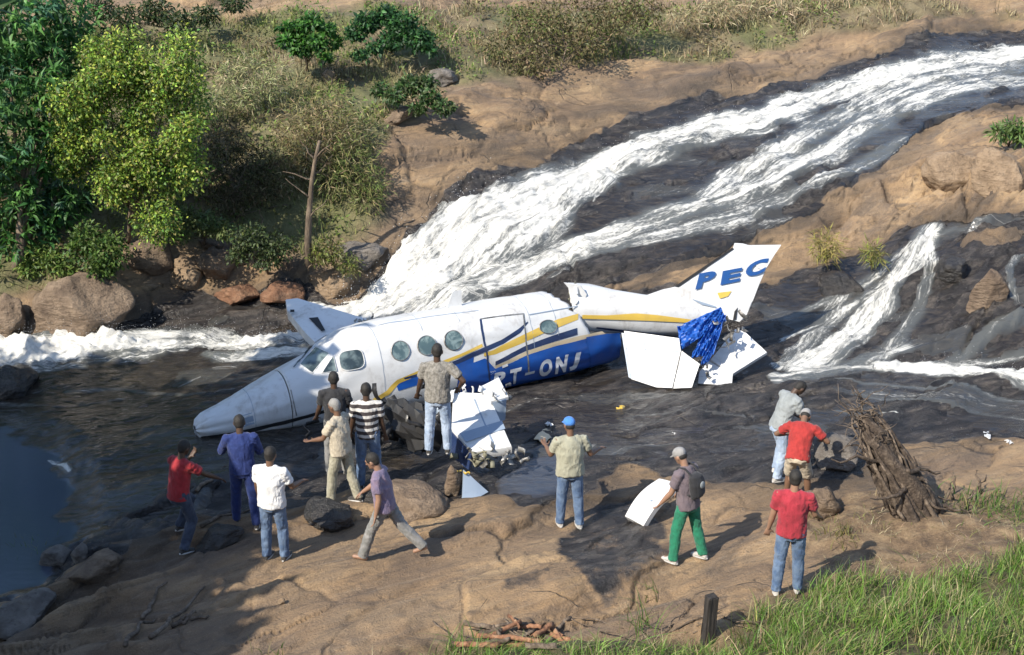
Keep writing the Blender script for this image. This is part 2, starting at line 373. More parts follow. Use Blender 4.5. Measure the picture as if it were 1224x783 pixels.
rough = t.remap(wmask, 0, 1, .9, .22); rough = t.math('ADD', rough, t.math('MULTIPLY', t.math('SUBTRACT', n2, .5), .35))
hgt = t.math('ADD', t.math('ADD', t.math('MULTIPLY', n3, .45), t.math('MULTIPLY', lin, .55)), t.math('MULTIPLY', n2, .34)); hgt = t.math('SUBTRACT', hgt, t.math('MULTIPLY', crack, .7))
hgt = t.math('ADD', hgt, t.math('MULTIPLY', t.noise(pos, 30, 4, .75), .34))
M_GROUND = t.set(color=col, rough=rough, normal=t.bump(hgt, .95, .10))
me = mesh_np('ground', np.stack([gx, gy, GH], -1).reshape(-1, 3), grid_faces(NR, NC), True,
             {'crk': ('FLOAT', GCRK), 'cell': ('FLOAT', GCELL), 'damp': ('FLOAT', damp_mask(gx, gy)), 'wet': ('FLOAT', GWET), 'soil': ('FLOAT', GSOIL), 'grass': ('FLOAT', GGRASS), 'hill': ('FLOAT', GHILL)})
new_obj('ground', me, M_GROUND, kind='structure', label='brown river bedrock with dark wet shelves, earth banks and hillside')

# ------------------------------------------------------------------ river: running sheet with foam
STROKES = [  # (points u,v), width px (start, end), density, lump
 ([(1300,60),(1224,66),(1150,72),(1080,86),(1020,104),(960,126),(900,148),(840,160),(780,176),(720,202),(660,226),(610,246),(560,272),(520,302),(480,340),(440,376)], (19, 30), 1.0, .9),
 ([(1300,92),(1224,98),(1160,104),(1090,124),(1040,150),(990,184),(940,210),(880,234),(820,252),(760,272),(700,294),(640,320),(580,344)], (24, 17), .80, .5),
 ([(1224,84),(1120,94),(1050,118),(990,150),(940,180),(890,206),(850,236)], (24, 18), .74, .4),
 ([(1080,170),(1020,206),(960,232),(890,258),(820,276),(760,290),(690,312)], (14, 16), .58, .3),
 ([(700,212),(660,250),(610,280),(570,310),(540,340),(500,372)], (30, 40), .9, .8),
 ([(560,268),(520,310),(470,352),(430,380),(410,392)], (48, 60), 1.0, 1.0),
 ([(580,330),(520,352),(460,378),(420,392)], (28, 34), .85, .6),
 ([(470,392),(420,398),(360,406),(300,414),(240,410),(180,412),(120,416),(60,422),(0,426),(-100,436),(-300,445)], (32, 36), 1.02, 1.2),
 ([(360,424),(320,428),(280,432),(250,428)], (20, 12), .8, .4),
 ([(1115,276),(1100,300),(1076,332),(1052,362),(1026,394),(990,424),(955,440)], (15, 27), .88, .5),
 ([(1120,282),(1140,276),(1180,276)], (7, 5), .5, .2),
 ([(1110,290),(1112,330),(1096,372),(1070,410),(1050,434)], (8, 18), .5, .3),
 ([(1090,296),(1050,330),(1010,352),(985,384),(960,425)], (8, 18), .5, .3),
 ([(1075,420),(1040,432),(990,444),(930,452)], (16, 14), .62, .3),
 ([(1224,380),(1190,396),(1160,420),(1130,440)], (10, 14), .52, .2),
 ([(1224,425),(1180,432),(1120,436)], (9, 9), .5, .2),
 ([(1260,300),(1215,312),(1205,330),(1210,360)], (8, 8), .5, .2),
 ([(1060,340),(1010,372),(970,404),(930,440)], (14, 16), .55, .2),
 ([(1400,478),(1300,470),(1224,456),(1180,449),(1140,445),(1090,440),(1050,440)], (26, 14), 1.05, .7),
 ([(1040,441),(1000,440),(965,442),(925,436)], (10, 9), .7, .4),
 ([(1224,480),(1150,470),(1080,462),(1000,455)], (9, 6), .5, .2),
 ([(1224,500),(1160,490),(1090,482),(1020,470)], (9, 6), .46, .2),
 ([(1150,515),(1100,505),(1040,500),(1000,490)], (8, 6), .46, .2),
 ([(940,380),(985,362),(1000,356)], (5, 4), .55, .2),
 ([(935,405),(960,396),(1000,380)], (5, 4), .5, .2),
 ([(80,472),(140,470),(220,478),(280,470)], (7, 5), .42, .1),
 ([(0,450),(60,446),(100,444)], (9, 6), .6, .2),
 ([(0,486),(70,492),(150,482)], (5, 4), .36, .1),
 ([(60,545),(75,552),(82,560)], (6, 5), .7, .1),
 ([(700,474),(640,478),(600,492)], (7, 5), .34, .1),
 ([(900,500),(820,492),(740,500)], (7, 5), .34, .1),
]
def stroke_world(s):
    pts = np.array([hit(u, v, base_h) for u, v in s[0]])
    dep = pts[:, 1] * CP + (CAMZ - pts[:, 2]) * SP
    wpx = np.linspace(s[1][0], s[1][1], len(pts))
    ext = 1 + .2 * (pts[:, 1] > 26.5)                   # steep view of sloping water: widths in pixels cover more ground
    return pts[:, :2], wpx * dep / FPX * ext
SW = [stroke_world(s) for s in STROKES]
WAT = poly_xy([(1500,28),(1300,36),(1200,40),(1130,45),(1085,56),(1010,88),(950,104),(890,126),(850,132),(790,138),(740,154),(700,174),(640,202),(590,222),(540,246),(500,284),(462,330),(428,358),
               (380,366),(330,362),(230,372),(150,392),(95,404),(0,408),(-350,408),(-400,560),(-300,712),(0,706),(50,695),(80,650),(100,640),(150,642),(210,625),(250,580),(330,560),(430,560),(560,560),(600,590),(640,596),(700,560),
               (800,548),(900,540),(960,556),(1020,520),(1080,498),(1140,505),(1224,520),(1400,520),(1600,510)])
wx_, wy_ = gx, gy
wsd = poly_sd(wx_, wy_, WAT) + fbm(wx_, wy_, .9, 3, 5) * .25
wsd = np.where(poly_sd(wx_, wy_, DRY1) > 0.05, -1, wsd)
foam = np.zeros(gx.shape); fs = np.zeros(gx.shape); ft = np.zeros(gx.shape); lump = np.zeros(gx.shape); bestd = np.full(gx.shape, 1e9)
sel = (wsd > -.6)
sx_, sy_ = gx[sel], gy[sel]
f_, s_, t_, l_, b_ = [np.zeros(sx_.shape) for _ in range(5)]; b_ += 1e9
jit = fbm(sx_, sy_, 1.1, 3, 9) * .55
for k, (s, (pts, wid)) in enumerate(zip(STROKES, SW)):
    d, S, Tq = line_sd(sx_, sy_, pts, wid)
    dj = d * (1 + jit)
    m = s[2] * smooth(1.5, .25, dj)
    f_ = np.maximum(f_, m); l_ = np.maximum(l_, s[3] * smooth(1.35, .2, dj))
    c = d < b_
    b_ = np.where(c, d, b_); s_ = np.where(c, S + 7.3 * k, s_); t_ = np.where(c, Tq, t_)
flat_w = smooth(-.05, .3, gnoise(sx_ / 2.4, sy_ / .8, 400)) * .32 * (sx_ > -6.5)
f_ = np.maximum(f_, flat_w * smooth(.0, .5, poly_sd(sx_, sy_, WAT)))
foam[sel], fs[sel], ft[sel], lump[sel] = f_, s_, t_, l_
lumps = (fbm(fs / 2.2, ft, .42, 3, 91) * .15 + fbm(gx, gy, .17, 3, 95) * .07 + .05) * lump * (1 + .7 * smooth(-2.5, -4.0, gx) * (gy < 26.8))
ripple = fbm(gx / 1.6, gy, .8, 3, 81) * .05 + fbm(gx, gy, .22, 2, 85) * .018
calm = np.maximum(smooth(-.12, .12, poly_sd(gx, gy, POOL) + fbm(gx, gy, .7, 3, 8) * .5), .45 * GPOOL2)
lvl = GB - .02 + ripple * (1 - calm) + lumps
steep = smooth(26.3, 27.5, gy) * smooth(-3.4, -2.6, gx)
lvl = lvl + .05 * steep + .10 * smooth(-3.2, -4.6, gx) * smooth(18.0, 19.5, gy) * (1 - smooth(25, 26, gy))
lvl = np.where(foam > .3, np.maximum(lvl, GH + .03 * smooth(.3, .8, foam)), lvl)
pool_z = float(at_z(0, 620, -.5)[2]) + .02
lvl = lvl * (1 - GPOOL) + pool_z * GPOOL + .05 * GPOOL2
lvl = lvl - .35 * smooth(0.05, -.5, wsd)
keep = wsd > -.45
fcs = grid_faces(NR, NC, keep)
used = np.unique(fcs); remap_ = np.full(NR * NC, -1); remap_[used] = np.arange(len(used))
wv = np.stack([gx, gy, lvl], -1).reshape(-1, 3)[used]
t = NT('river_water')
pos = t.coord('Object'); fo = t.attr('foam'); fl = t.attr('flow', 'Vector')
fmap = t.mapping(fl, scale=(.24, 2.4, 1))
fn = t.noise(fmap, 2.4, 8, .68, .9); fn2 = t.noise(t.mapping(fl, scale=(.7, 2.0, 1)), 9, 8, .76, .5)
fn3 = t.noise(t.mapping(fl, scale=(.4, 1.1, 1)), .9, 4, .62, .8)
thr = t.math('ADD', t.math('ADD', t.math('MULTIPLY', fn, .38), t.math('MULTIPLY', fn2, .32)), t.math('MULTIPLY', fn3, .30))
fm = t.remap(t.math('SUBTRACT', fo, t.math('MULTIPLY', t.math('SUBTRACT', thr, .34), 4.0)), -.17, .36)
rip = t.noise(t.mapping(pos, scale=(.6, 1.5, 1)), 5.5, 5, .6, .8); rip2 = t.noise(pos, 24, 4, .6)
wcol = t.mix(t.remap(fo, .1, .7), t.ramp(rip, [(.3, (.012, .0105, .010)), (.55, (.036, .030, .024)), (.8, (.09, .072, .052))]), (.10, .105, .10))
fcol = t.mix(t.remap(t.math('ADD', t.math('MULTIPLY', fn, .65), t.math('MULTIPLY', fn2, .35)), .64, .40), (.40, .39, .36), (.72, .70, .64))
calm_a = t.attr('calm'); wcol = t.mix(t.math('MULTIPLY', calm_a, .9), wcol, (.07, .088, .125))  # blue of the reflected sky mixed into the calm water's colour
c2 = t.mix(fm, wcol, fcol)
hh = t.math('ADD', t.math('MULTIPLY', rip, t.math('SUBTRACT', 1.15, fm)), t.math('MULTIPLY', rip2, .12))
hh = t.math('ADD', hh, t.math('MULTIPLY', t.math('MULTIPLY', fm, fn2), .9))
bmp = t.n('ShaderNodeBump'); t.l(hh, bmp.inputs['Height']); bmp.inputs['Distance'].default_value = .07
t.l(t.remap(calm_a, 0, 1, .4, .06), bmp.inputs['Strength'])
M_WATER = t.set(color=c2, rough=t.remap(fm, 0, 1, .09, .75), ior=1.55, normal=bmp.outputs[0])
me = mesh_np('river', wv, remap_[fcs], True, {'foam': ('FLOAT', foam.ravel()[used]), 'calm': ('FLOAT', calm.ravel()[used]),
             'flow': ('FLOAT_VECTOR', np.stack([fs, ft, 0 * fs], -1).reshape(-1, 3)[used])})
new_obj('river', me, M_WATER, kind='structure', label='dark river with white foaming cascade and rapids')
# ------------------------------------------------------------------ aircraft materials
def paint(name, c, rough=.32, dirt=.35, dc=(.16, .13, .10), scale=2.2):
    t = NT(name); p = t.coord('Object')
    n = t.noise(p, scale, 6, .65, .3); n2 = t.noise(t.mapping(p, scale=(1, 1, .25)), 14, 4, .6)
    sc = t.remap(t.noise(t.mapping(p, scale=(.6, .6, 3.5)), 9, 5, .75, .3), .58, .72)
    k = t.math('MAXIMUM', t.math('MULTIPLY', t.remap(n, .47, .74), t.remap(n2, .35, .7, .3, 1)), t.math('MULTIPLY', sc, .55))
    cc = t.mix(t.math('MULTIPLY', k, dirt), c, dc)
    return t.set(color=cc, rough=t.remap(n, .3, .8, rough, rough + .25), normal=t.bump(t.noise(p, 3.0, 3, .5), .12, .05), coat=.15)
M_WHITE = paint('aircraft_white_paint', (.65, .65, .64), dirt=.7, dc=(.24, .20, .16))
M_BLUE = paint('aircraft_blue_paint', (.012, .085, .36), dirt=.25, dc=(.1, .1, .1))
t = NT('torn_blue_paint'); p = t.coord('Object'); M_TBLUE = t.set(color=t.mix(t.noise(p, 5, 4), (.010, .075, .33), (.016, .10, .42)), rough=.5)
M_NAVY = paint('aircraft_navy_paint', (.014, .03, .09), dirt=.2)
M_GOLD = paint('aircraft_gold_paint', (.62, .42, .075), dirt=.3)
M_TAN = paint('aircraft_tan_paint', (.55, .45, .30), dirt=.3)
M_GREYP = paint('aircraft_grey_paint', (.26, .32, .40), dirt=.3)
M_LETTER = paint('letter_white_paint', (.82, .82, .82), dirt=.1)
M_PECBLUE = paint('letter_blue_paint', (.012, .07, .24), dirt=.1)
M_BLACKR = paint('black_rubber', (.010, .010, .011), .6, .12)
t = NT('torn_aluminium'); p = t.coord('Object')
M_METAL = t.set(color=t.ramp(t.noise(p, 6, 5, .6), [(.3, (.10, .09, .08)), (.55, (.30, .29, .27)), (.8, (.50, .49, .46))]), metal=.55, rough=.45, normal=t.bump(t.noise(p, 18, 4), .5, .03))
t = NT('primer_green'); p = t.coord('Object')
M_PRIMER = t.set(color=t.mix(t.noise(p, 7, 5), (.10, .10, .06), (.27, .25, .18)), rough=.7)
t = NT('cabin_glass'); p = t.coord('Object')
M_GLASS = t.set(color=t.mix(t.remap(t.noise(p, 4, 3), .4, .65), (.03, .045, .05), (.17, .22, .22)), rough=.09, coat=.3)
t = NT('round_window_glass'); p = t.coord('Object')
M_RGLASS = t.set(color=t.mix(t.remap(t.noise(p, 3.5, 4, .6, .8), .42, .6), (.075, .12, .125), (.22, .29, .28)), rough=.12, coat=.3)

# ------------------------------------------------------------------ fuselage frame
FO = np.array([-5.62, 20.95, .50]); FYAW, FPIT, FROLL = math.radians(27.0), math.radians(1.0), math.radians(10.5)
_ca, _sa = math.cos(FYAW), math.sin(FYAW)
_ax = np.array([_ca * math.cos(FPIT), _sa * math.cos(FPIT), math.sin(FPIT)]); _ly = np.array([_sa, -_ca, 0.]); _lz = np.cross(_ly, _ax); _lz *= np.sign(_lz[2])
_ly2 = math.cos(FROLL) * _ly + math.sin(FROLL) * _lz; _lz2 = -math.sin(FROLL) * _ly + math.cos(FROLL) * _lz
FR = np.stack([_ax, _ly2, _lz2])
def F2W(p): return FO + np.asarray(p, float) @ FR
def W2F(p): return (np.asarray(p, float) - FO) @ FR.T
#            x     w     zt    zb    n
STN = np.array([(-.30, .08, -.32, -.48, 2.0), (-.25, .18, -.22, -.57, 2.0), (-.10, .28, -.14, -.63, 2.0), (.3, .37, -.05, -.67, 2.05), (.8, .49, .09, -.72, 2.1), (1.4, .59, .26, -.75, 2.2),
                (1.95, .65, .42, -.76, 2.25), (2.3, .68, .54, -.77, 2.3), (2.6, .70, .70, -.775, 2.35), (2.95, .715, .845, -.78, 2.4), (3.3, .725, .89, -.79, 2.45), (3.8, .735, .91, -.79, 2.5), (5, .735, .91, -.79, 2.5),
                (6.2, .73, .90, -.78, 2.45), (7.0, .70, .87, -.77, 2.4), (7.7, .66, .84, -.74, 2.35), (8.4, .62, .8, -.68, 2.3)])
STN[:6, 0] = .16 + (STN[:6, 0] + .30) * (1.95 - .16) / (1.95 + .30)
def hull_par(x): return [np.interp(x, STN[:, 0], STN[:, k]) for k in (1, 2, 3, 4)]
def hull_pt(x, th):                      # th: 0 = left side, pi/2 top
    w, zt, zb, n = hull_par(x); zc = (zt + zb) / 2; hh = (zt - zb) / 2
    c, s = np.cos(th), np.sin(th)
    return np.stack([x + 0 * th, w * np.sign(c) * np.abs(c) ** (2 / n), zc + hh * np.sign(s) * np.abs(s) ** (2 / n)], -1)
def hull_normal(x, th):
    e = 1e-3; a = hull_pt(x + e, th) - hull_pt(x - e, th); b = hull_pt(x, th + e) - hull_pt(x, th - e)
    n = np.cross(a, b); n /= np.linalg.norm(n, axis=-1, keepdims=True) + 1e-12
    p = hull_pt(x, th); s = np.sign((n[..., 1] * p[..., 1] + n[..., 2] * (p[..., 2] - .05)))
    return n * s[..., None]
def hull_cast(u, v):                     # pixel -> (x, th) on the hull
    d = ray(u, v); o = W2F(np.array([0, 0, CAMZ])); dl = d @ FR.T
    tt = np.linspace(17, 29, 2400); P = o + tt[:, None] * dl
    w, zt, zb, n = hull_par(P[:, 0]); zc = (zt + zb) / 2; hh = (zt - zb) / 2
    f = np.abs(P[:, 1] / w) ** n + np.abs((P[:, 2] - zc) / hh) ** n - 1
    f = np.where((P[:, 0] < .16) | (P[:, 0] > 8.4), 9, f)
    i = np.nonzero(f < 0)[0]; i = i[0] if len(i) else int(np.argmin(f))
    p = P[i]; y, z, ww, hz, nn = p[1], p[2] - zc[i], w[i], hh[i], n[i]
    c = np.sign(y) * min(1, abs(y / ww)) ** (nn / 2); s = np.sign(z) * min(1, abs(z / hz)) ** (nn / 2)
    return p[0], math.atan2(s, c)
AIR = empty('aircraft', tuple(F2W((3.5, 0, -.78))), label='wrecked white and blue twin turboprop aircraft lying broken on the river rocks', category='aircraft')
AIR.matrix_world = Matrix.Translation(Vector(F2W((3.5, 0, -.78)))); bpy.context.view_layer.update()
AINV = np.array(AIR.location)
def air_part(name, verts_w, faces, mat, smooth_shade=True, parent=None, sharp=None, **kw):
    """verts in world metres; stored relative to the aircraft's base"""
    me = mesh_py(name, np.asarray(verts_w) - AINV, faces, smooth_shade)
    o = new_obj(name, me, mat, parent if parent is not None else AIR, **kw)
    if sharp: auto_smooth(o, sharp)
    return o
def tube_faces(nr, nc, closed=True):
    F = []
    for i in range(nr - 1):
        for j in range(nc if closed else nc - 1):
            F.append((i * nc + j, i * nc + (j + 1) % nc, (i + 1) * nc + (j + 1) % nc, (i + 1) * nc + j))
    return F
def hull_section(name, x0, x1, nx, mat, jag=0.0, off=0.0, cap0=False):
    nth = 72; th = np.linspace(-math.pi, math.pi, nth, endpoint=False); V = []
    for i in range(nx):
        k = i / (nx - 1)
        lim = x1 + (0 if jag == 0 else (-.50 * np.sin(th) + jag * fbm(np.cos(th) * 3, np.sin(th) * 3, .6, 3, 77)))
        x = x0 + (lim - x0) * k
        p = hull_pt(x, th); nn = hull_normal(x, th)
        dent = fbm(x * 1.0 + 3 * np.cos(th), 3 * np.sin(th) + 0 * x, .8, 2, 61) * .028
        if jag: dent = dent + smooth(6.9, 7.7, x) * fbm(x, th * 1.2, .5, 1, 66) * .05
        V.append(F2W(p + nn * (dent + off)[:, None]))
    F = [f[::-1] for f in tube_faces(nx, nth)]
    V = np.concatenate(V)
    if cap0: F.append(tuple(range(nth))[::-1])
    return air_part(name, V, F, mat)
nose = hull_section('nose_cone', .16, 1.72, 40, M_WHITE, cap0=True)
cabin = hull_section('fuselage', 1.735, 7.62, 90, M_WHITE, jag=.16)
md = cabin.modifiers.new('skin', 'SOLIDIFY'); md.thickness = .02; md.offset = -1
# black disc added inside the break, standing for the dark of the hull's interior
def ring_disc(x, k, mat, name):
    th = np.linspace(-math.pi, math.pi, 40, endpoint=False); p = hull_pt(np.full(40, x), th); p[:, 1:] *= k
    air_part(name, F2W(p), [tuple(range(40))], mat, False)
ring_disc(6.6, .96, M_BLACKR, 'dark_inside_disc')

def hull_curve(pxs, n):                  # a pixel polyline resampled and laid on the hull -> arrays x, th
    P = np.array(pxs, float); L = np.r_[0, np.cumsum(np.hypot(*np.diff(P, axis=0).T))]
    s = np.linspace(0, L[-1], n); q = np.stack([np.interp(s, L, P[:, 0]), np.interp(s, L, P[:, 1])], -1)
    r = np.array([hull_cast(*a) for a in q]); return r[:, 0], r[:, 1]
def hull_strip(name, up, lo, mat, off=.004, n=60, rows=5, bottom=None, parent=None):
    xa, ta = hull_curve(up, n)
    if lo is None: xb, tb = xa, np.full(n, bottom)
    else: xb, tb = hull_curve(lo, n)
    V = []
    for r in range(rows):
        k = r / (rows - 1); x = xa + (xb - xa) * k; th = ta + (tb - ta) * k
        dent = fbm(x * 1.0 + 3 * np.cos(th), 3 * np.sin(th) + 0 * x, .8, 2, 61) * .028 + smooth(6.9, 7.7, x) * fbm(x, th * 1.2, .5, 1, 66) * .05
        V.append(F2W(hull_pt(x, th) + hull_normal(x, th) * (off + dent)[:, None]))
    return air_part(name, np.concatenate(V), tube_faces(rows, n, False), mat, True, parent)
hull_strip('blue_belly_band', [(546, 441), (565, 434), (580, 428), (592, 441), (612, 433), (631, 424), (664, 413.5), (690, 407.5), (724, 399), (742, 398)], None, M_BLUE, .006, 90, 32, bottom=-1.75)
hull_strip('blue_belly_edge', [(700, 403), (724, 399), (741, 398)], [(704, 440), (724, 437), (739, 434)], M_BLUE, .02, 24, 10)
hull_strip('blue_flash', [(474, 461), (482, 451), (515, 442), (548, 430), (566, 424)], [(476, 467), (500, 460), (520, 453), (548, 443), (566, 436)], M_BLUE, .004)
hull_strip('gold_stripe', [(445, 477), (462, 467), (474, 454), (500, 443), (520, 435), (550, 423), (576, 411)], [(447, 481), (465, 471.5), (477, 458.5), (502, 447), (522, 439), (551, 426.5), (577, 414.5)], M_GOLD, .006)
hull_strip('navy_stripe', [(482, 451.5), (515, 442), (546, 430), (576, 416), (600, 406), (620, 393), (631, 384)], [(484, 453.5), (520, 445), (548, 434.5), (578, 421), (602, 411), (622, 398), (631, 386.5)], M_NAVY, .007)
hull_strip('gold_stripe', [(578, 422), (590, 418), (598, 413.5), (626, 400), (645, 391), (667, 381.5), (691, 375)], [(578, 426), (592, 423.5), (602, 419.5), (628, 409), (648, 399), (668, 391), (691, 382)], M_GOLD, .006)
hull_strip('navy_stripe', [(592, 432), (628, 413.5), (663, 400), (690, 392)], [(592, 437), (630, 419), (663, 408), (690, 400)], M_NAVY, .006)
hull_strip('tan_stripe', [(592, 437.5), (630, 419.5), (663, 408.5), (690, 402), (720, 396)], [(592, 441), (631, 424), (664, 413.5), (690, 407.5), (724, 399)], M_TAN, .0065)
hull_strip('black_belly_line', [(240, 522), (262, 519), (300, 512), (340, 503), (390, 489), (440, 478)], [(240, 525), (262, 522.5), (300, 516), (340, 507), (390, 493), (440, 482)], M_BLACKR, .008)

def patch_px(cpx, rpx, ang, n=28, sq=2.0):   # rounded outline in pixels
    a = np.linspace(0, 2 * math.pi, n, endpoint=False); c, s = np.cos(a), np.sin(a)
    X = rpx[0] * np.sign(c) * np.abs(c) ** (2 / sq); Y = rpx[1] * np.sign(s) * np.abs(s) ** (2 / sq)
    return [(cpx[0] + x * math.cos(ang) - y * math.sin(ang), cpx[1] + x * math.sin(ang) + y * math.cos(ang)) for x, y in zip(X, Y)]
def hull_patch(name, outline, mat, off=.006, parent=None, k0=1.0, k1=None):
    P = np.array(outline, float); c = P.mean(0); n = len(P)
    ks = [k0, k0 * .7, k0 * .4] if k1 is None else [k0, (k0 + k1) / 2, k1]
    V = []; prof = [off] * 3 if k1 is None else [.0, off, .0]
    for k, of in zip(ks, prof):
        for q in P:
            x, th = hull_cast(*(c + (q - c) * k)); x = np.array([x]); th = np.array([th])
            V.append(F2W(hull_pt(x, th) + hull_normal(x, th) * (of + fbm(x * 1.0 + 3 * np.cos(th), 3 * np.sin(th), .8, 2, 61) * .028 + smooth(6.9, 7.7, x) * fbm(x, th * 1.2, .5, 1, 66) * .05))[0])
    F = tube_faces(3, n)
    if k1 is None: F.append(tuple(range(2 * n, 3 * n)))
    return air_part(name, V, F, mat, True, parent)
def window(name, outline, mat=None, frame=1.12):
    w = hull_patch(name, outline, mat or M_GLASS, .014)
    hull_patch('window_frame', outline, M_METAL if mat else M_WHITE, .026, w, .97, frame)
    return w
for c in ((478.5, 419.5), (510, 413), (541.8, 407)):
    window('cabin_window', patch_px(c, (10.4, 11.0), 0), M_RGLASS)
window('cabin_window', patch_px((655, 390.5), (9.6, 7.6), -.12), M_RGLASS)
def dens(poly, k=5):
    out = []
    for i in range(len(poly)):
        a = np.array(poly[i], float); b = np.array(poly[(i + 1) % len(poly)], float)
        for j in range(k): out.append(tuple(a + (b - a) * j / k))
    return out
window('windshield', dens([(359.5, 436), (377, 415.5), (393, 422.5), (373.5, 445.5)]), None, 1.13)
window('windshield', dens([(350, 441), (373.5, 413.2), (375.5, 414.2), (357.8, 435), (353, 440)]), None, 1.05)
window('cockpit_vent_window', dens([(385.5, 445.5), (398.5, 427), (402.3, 443)]), None, 1.15)
window('cockpit_window', patch_px((420.3, 430.5), (14.0, 11.2), -.17, sq=3.2), None, 1.14)
# cabin door: proud panel edge with a dark gap
door = hull_strip('cabin_door', [(574.5, 382.5), (625, 375.5)], [(585.5, 456), (632, 446)], M_WHITE, .0045, 24, 26)
hull_strip('door_gap', [(573, 382), (575.5, 400), (581, 425), (584.5, 456)], [(575.5, 382), (578, 400), (583, 425), (586.5, 456)], M_NAVY, .009, 30, 2, parent=door)
hull_strip('door_gap', [(624.5, 375.5), (627.5, 400), (629.5, 425), (631, 446)], [(626.3, 375.5), (629.3, 400), (631.3, 425), (632.8, 446)], M_METAL, .009, 30, 2, parent=door)
hull_strip('door_gap', [(573, 381), (600, 377.5), (626, 374.5)], [(573, 382.3), (600, 379), (626, 376)], M_METAL, .009, 30, 2, parent=door)
hull_strip('door_handle', [(600, 437), (606, 434)], [(600.5, 440), (607, 437)], M_LETTER, .012, 6, 2, parent=door)
# skin joints
hull_strip('skin_seam', [(347, 466), (350, 480), (354, 497)], [(348.3, 466), (351.3, 480), (355.3, 497)], M_METAL, .004, 16, 2)
hull_strip('skin_seam', [(452, 388), (520, 377.5), (572, 371)], [(452, 388.8), (520, 378.2), (572, 371.8)], M_GREYP, .004, 30, 2)
hull_strip('skin_seam', [(632, 376), (660, 371), (690, 366)], [(632, 377), (660, 372), (690, 367)], M_GREYP, .012, 30, 2)
def hull_ring(x, t0, t1, mat, w=.006, off=.006):
    th = np.linspace(t0, t1, 40); V = []
    for xx in (x - w, x + w):
        xs = np.full(40, xx); V.append(F2W(hull_pt(xs, th) + hull_normal(xs, th) * (off + fbm(xs * 1.0 + 3 * np.cos(th), 3 * np.sin(th), .8, 2, 61) * .028 + smooth(6.9, 7.7, xs) * fbm(xs, th * 1.2, .5, 1, 66) * .05)[:, None]))
    air_part('skin_seam', np.concatenate(V), tube_faces(2, 40, False), mat)
for xs_, a_, b_ in ((1.1, -.9, 2.2), (3.42, -.6, 2.2), (4.3, .75, 2.2), (5.05, .8, 2.2), (6.42, -.1, 2.2), (6.95, -.1, 2.0)): hull_ring(xs_, a_, b_, M_GREYP, .004)
hull_strip('nose_vent', [(288, 497), (301, 493)], [(291, 510), (304, 506)], M_GREYP, .004, 8, 4)

# letters: font outlines set out between pixel corner quads
def text_mesh(body, bold=0.03, shear=.25):
    cu = bpy.data.curves.new('letters', 'FONT'); cu.body = body; cu.offset = bold; cu.shear = shear; cu.resolution_u = 4
    o = bpy.data.objects.new('letters', cu); COL.objects.link(o); bpy.context.view_layer.update()
    dg = bpy.context.evaluated_depsgraph_get(); me = bpy.data.meshes.new_from_object(o.evaluated_get(dg))
    v = np.array([x.co[:] for x in me.vertices]); f = [tuple(p.vertices) for p in me.polygons]
    bpy.data.objects.remove(o); bpy.data.curves.remove(cu); bpy.data.meshes.remove(me)
    bm = bmesh.new()
    vs = [bm.verts.new(c) for c in v]
    for q in f:
        try: bm.faces.new([vs[i] for i in q])
        except ValueError: pass
    bmesh.ops.triangulate(bm, faces=bm.faces[:])
    for _ in range(3):
        es = [e for e in bm.edges if e.calc_length() > .12]
        if es: bmesh.ops.subdivide_edges(bm, edges=es, cuts=1); bmesh.ops.triangulate(bm, faces=bm.faces[:])
    bm.verts.index_update(); v = np.array([x.co[:] for x in bm.verts]); f = [tuple(x.index for x in q.verts) for q in bm.faces]; bm.free()
    v[:, 0] -= v[:, 0].min(); v[:, 1] -= v[:, 1].min(); return v[:, 0] / v[:, 0].max(), v[:, 1] / max(v[:, 1].max(), 1e-6), f
def quad_px(u, v, q):                    # q: bottom-left, bottom-right, top-right, top-left
    q = np.array(q, float)
    return (q[0] * ((1 - u) * (1 - v))[:, None] + q[1] * (u * (1 - v))[:, None] + q[2] * (u * v)[:, None] + q[3] * ((1 - u) * v)[:, None])
REG = [('P', [(588.5, 464), (601, 460.5), (605, 442.5), (591, 445.5)]), ('T', [(609.5, 459), (619, 457), (623, 438), (609.5, 441.5)]), ('-', [(627, 448.5), (638, 445.5), (638.5, 442), (627.5, 445)]),
       ('O', [(643, 450.5), (657.5, 447), (660.5, 427), (645, 430.5)]), ('N', [(662.5, 446), (675.5, 443), (679, 423), (664.5, 426.5)]), ('J', [(679.5, 442), (689.5, 440), (694, 420), (683.5, 422)])]
for ch, q in REG:
    a, b, f = text_mesh(ch, .05, .0); px = quad_px(a, b, q); V = []
    for uu_, vv_ in px:
        x, th = hull_cast(uu_, vv_); x = np.array([x]); th = np.array([th])
        dd = fbm(x + 3 * np.cos(th), 3 * np.sin(th), .8, 2, 61) * .028 + smooth(6.9, 7.7, x) * fbm(x, th * 1.2, .5, 1, 66) * .05
        V.append(F2W(hull_pt(x, th) + hull_normal(x, th) * (.022 + dd))[0])
    air_part('registration_letter', V, f, M_LETTER, False)

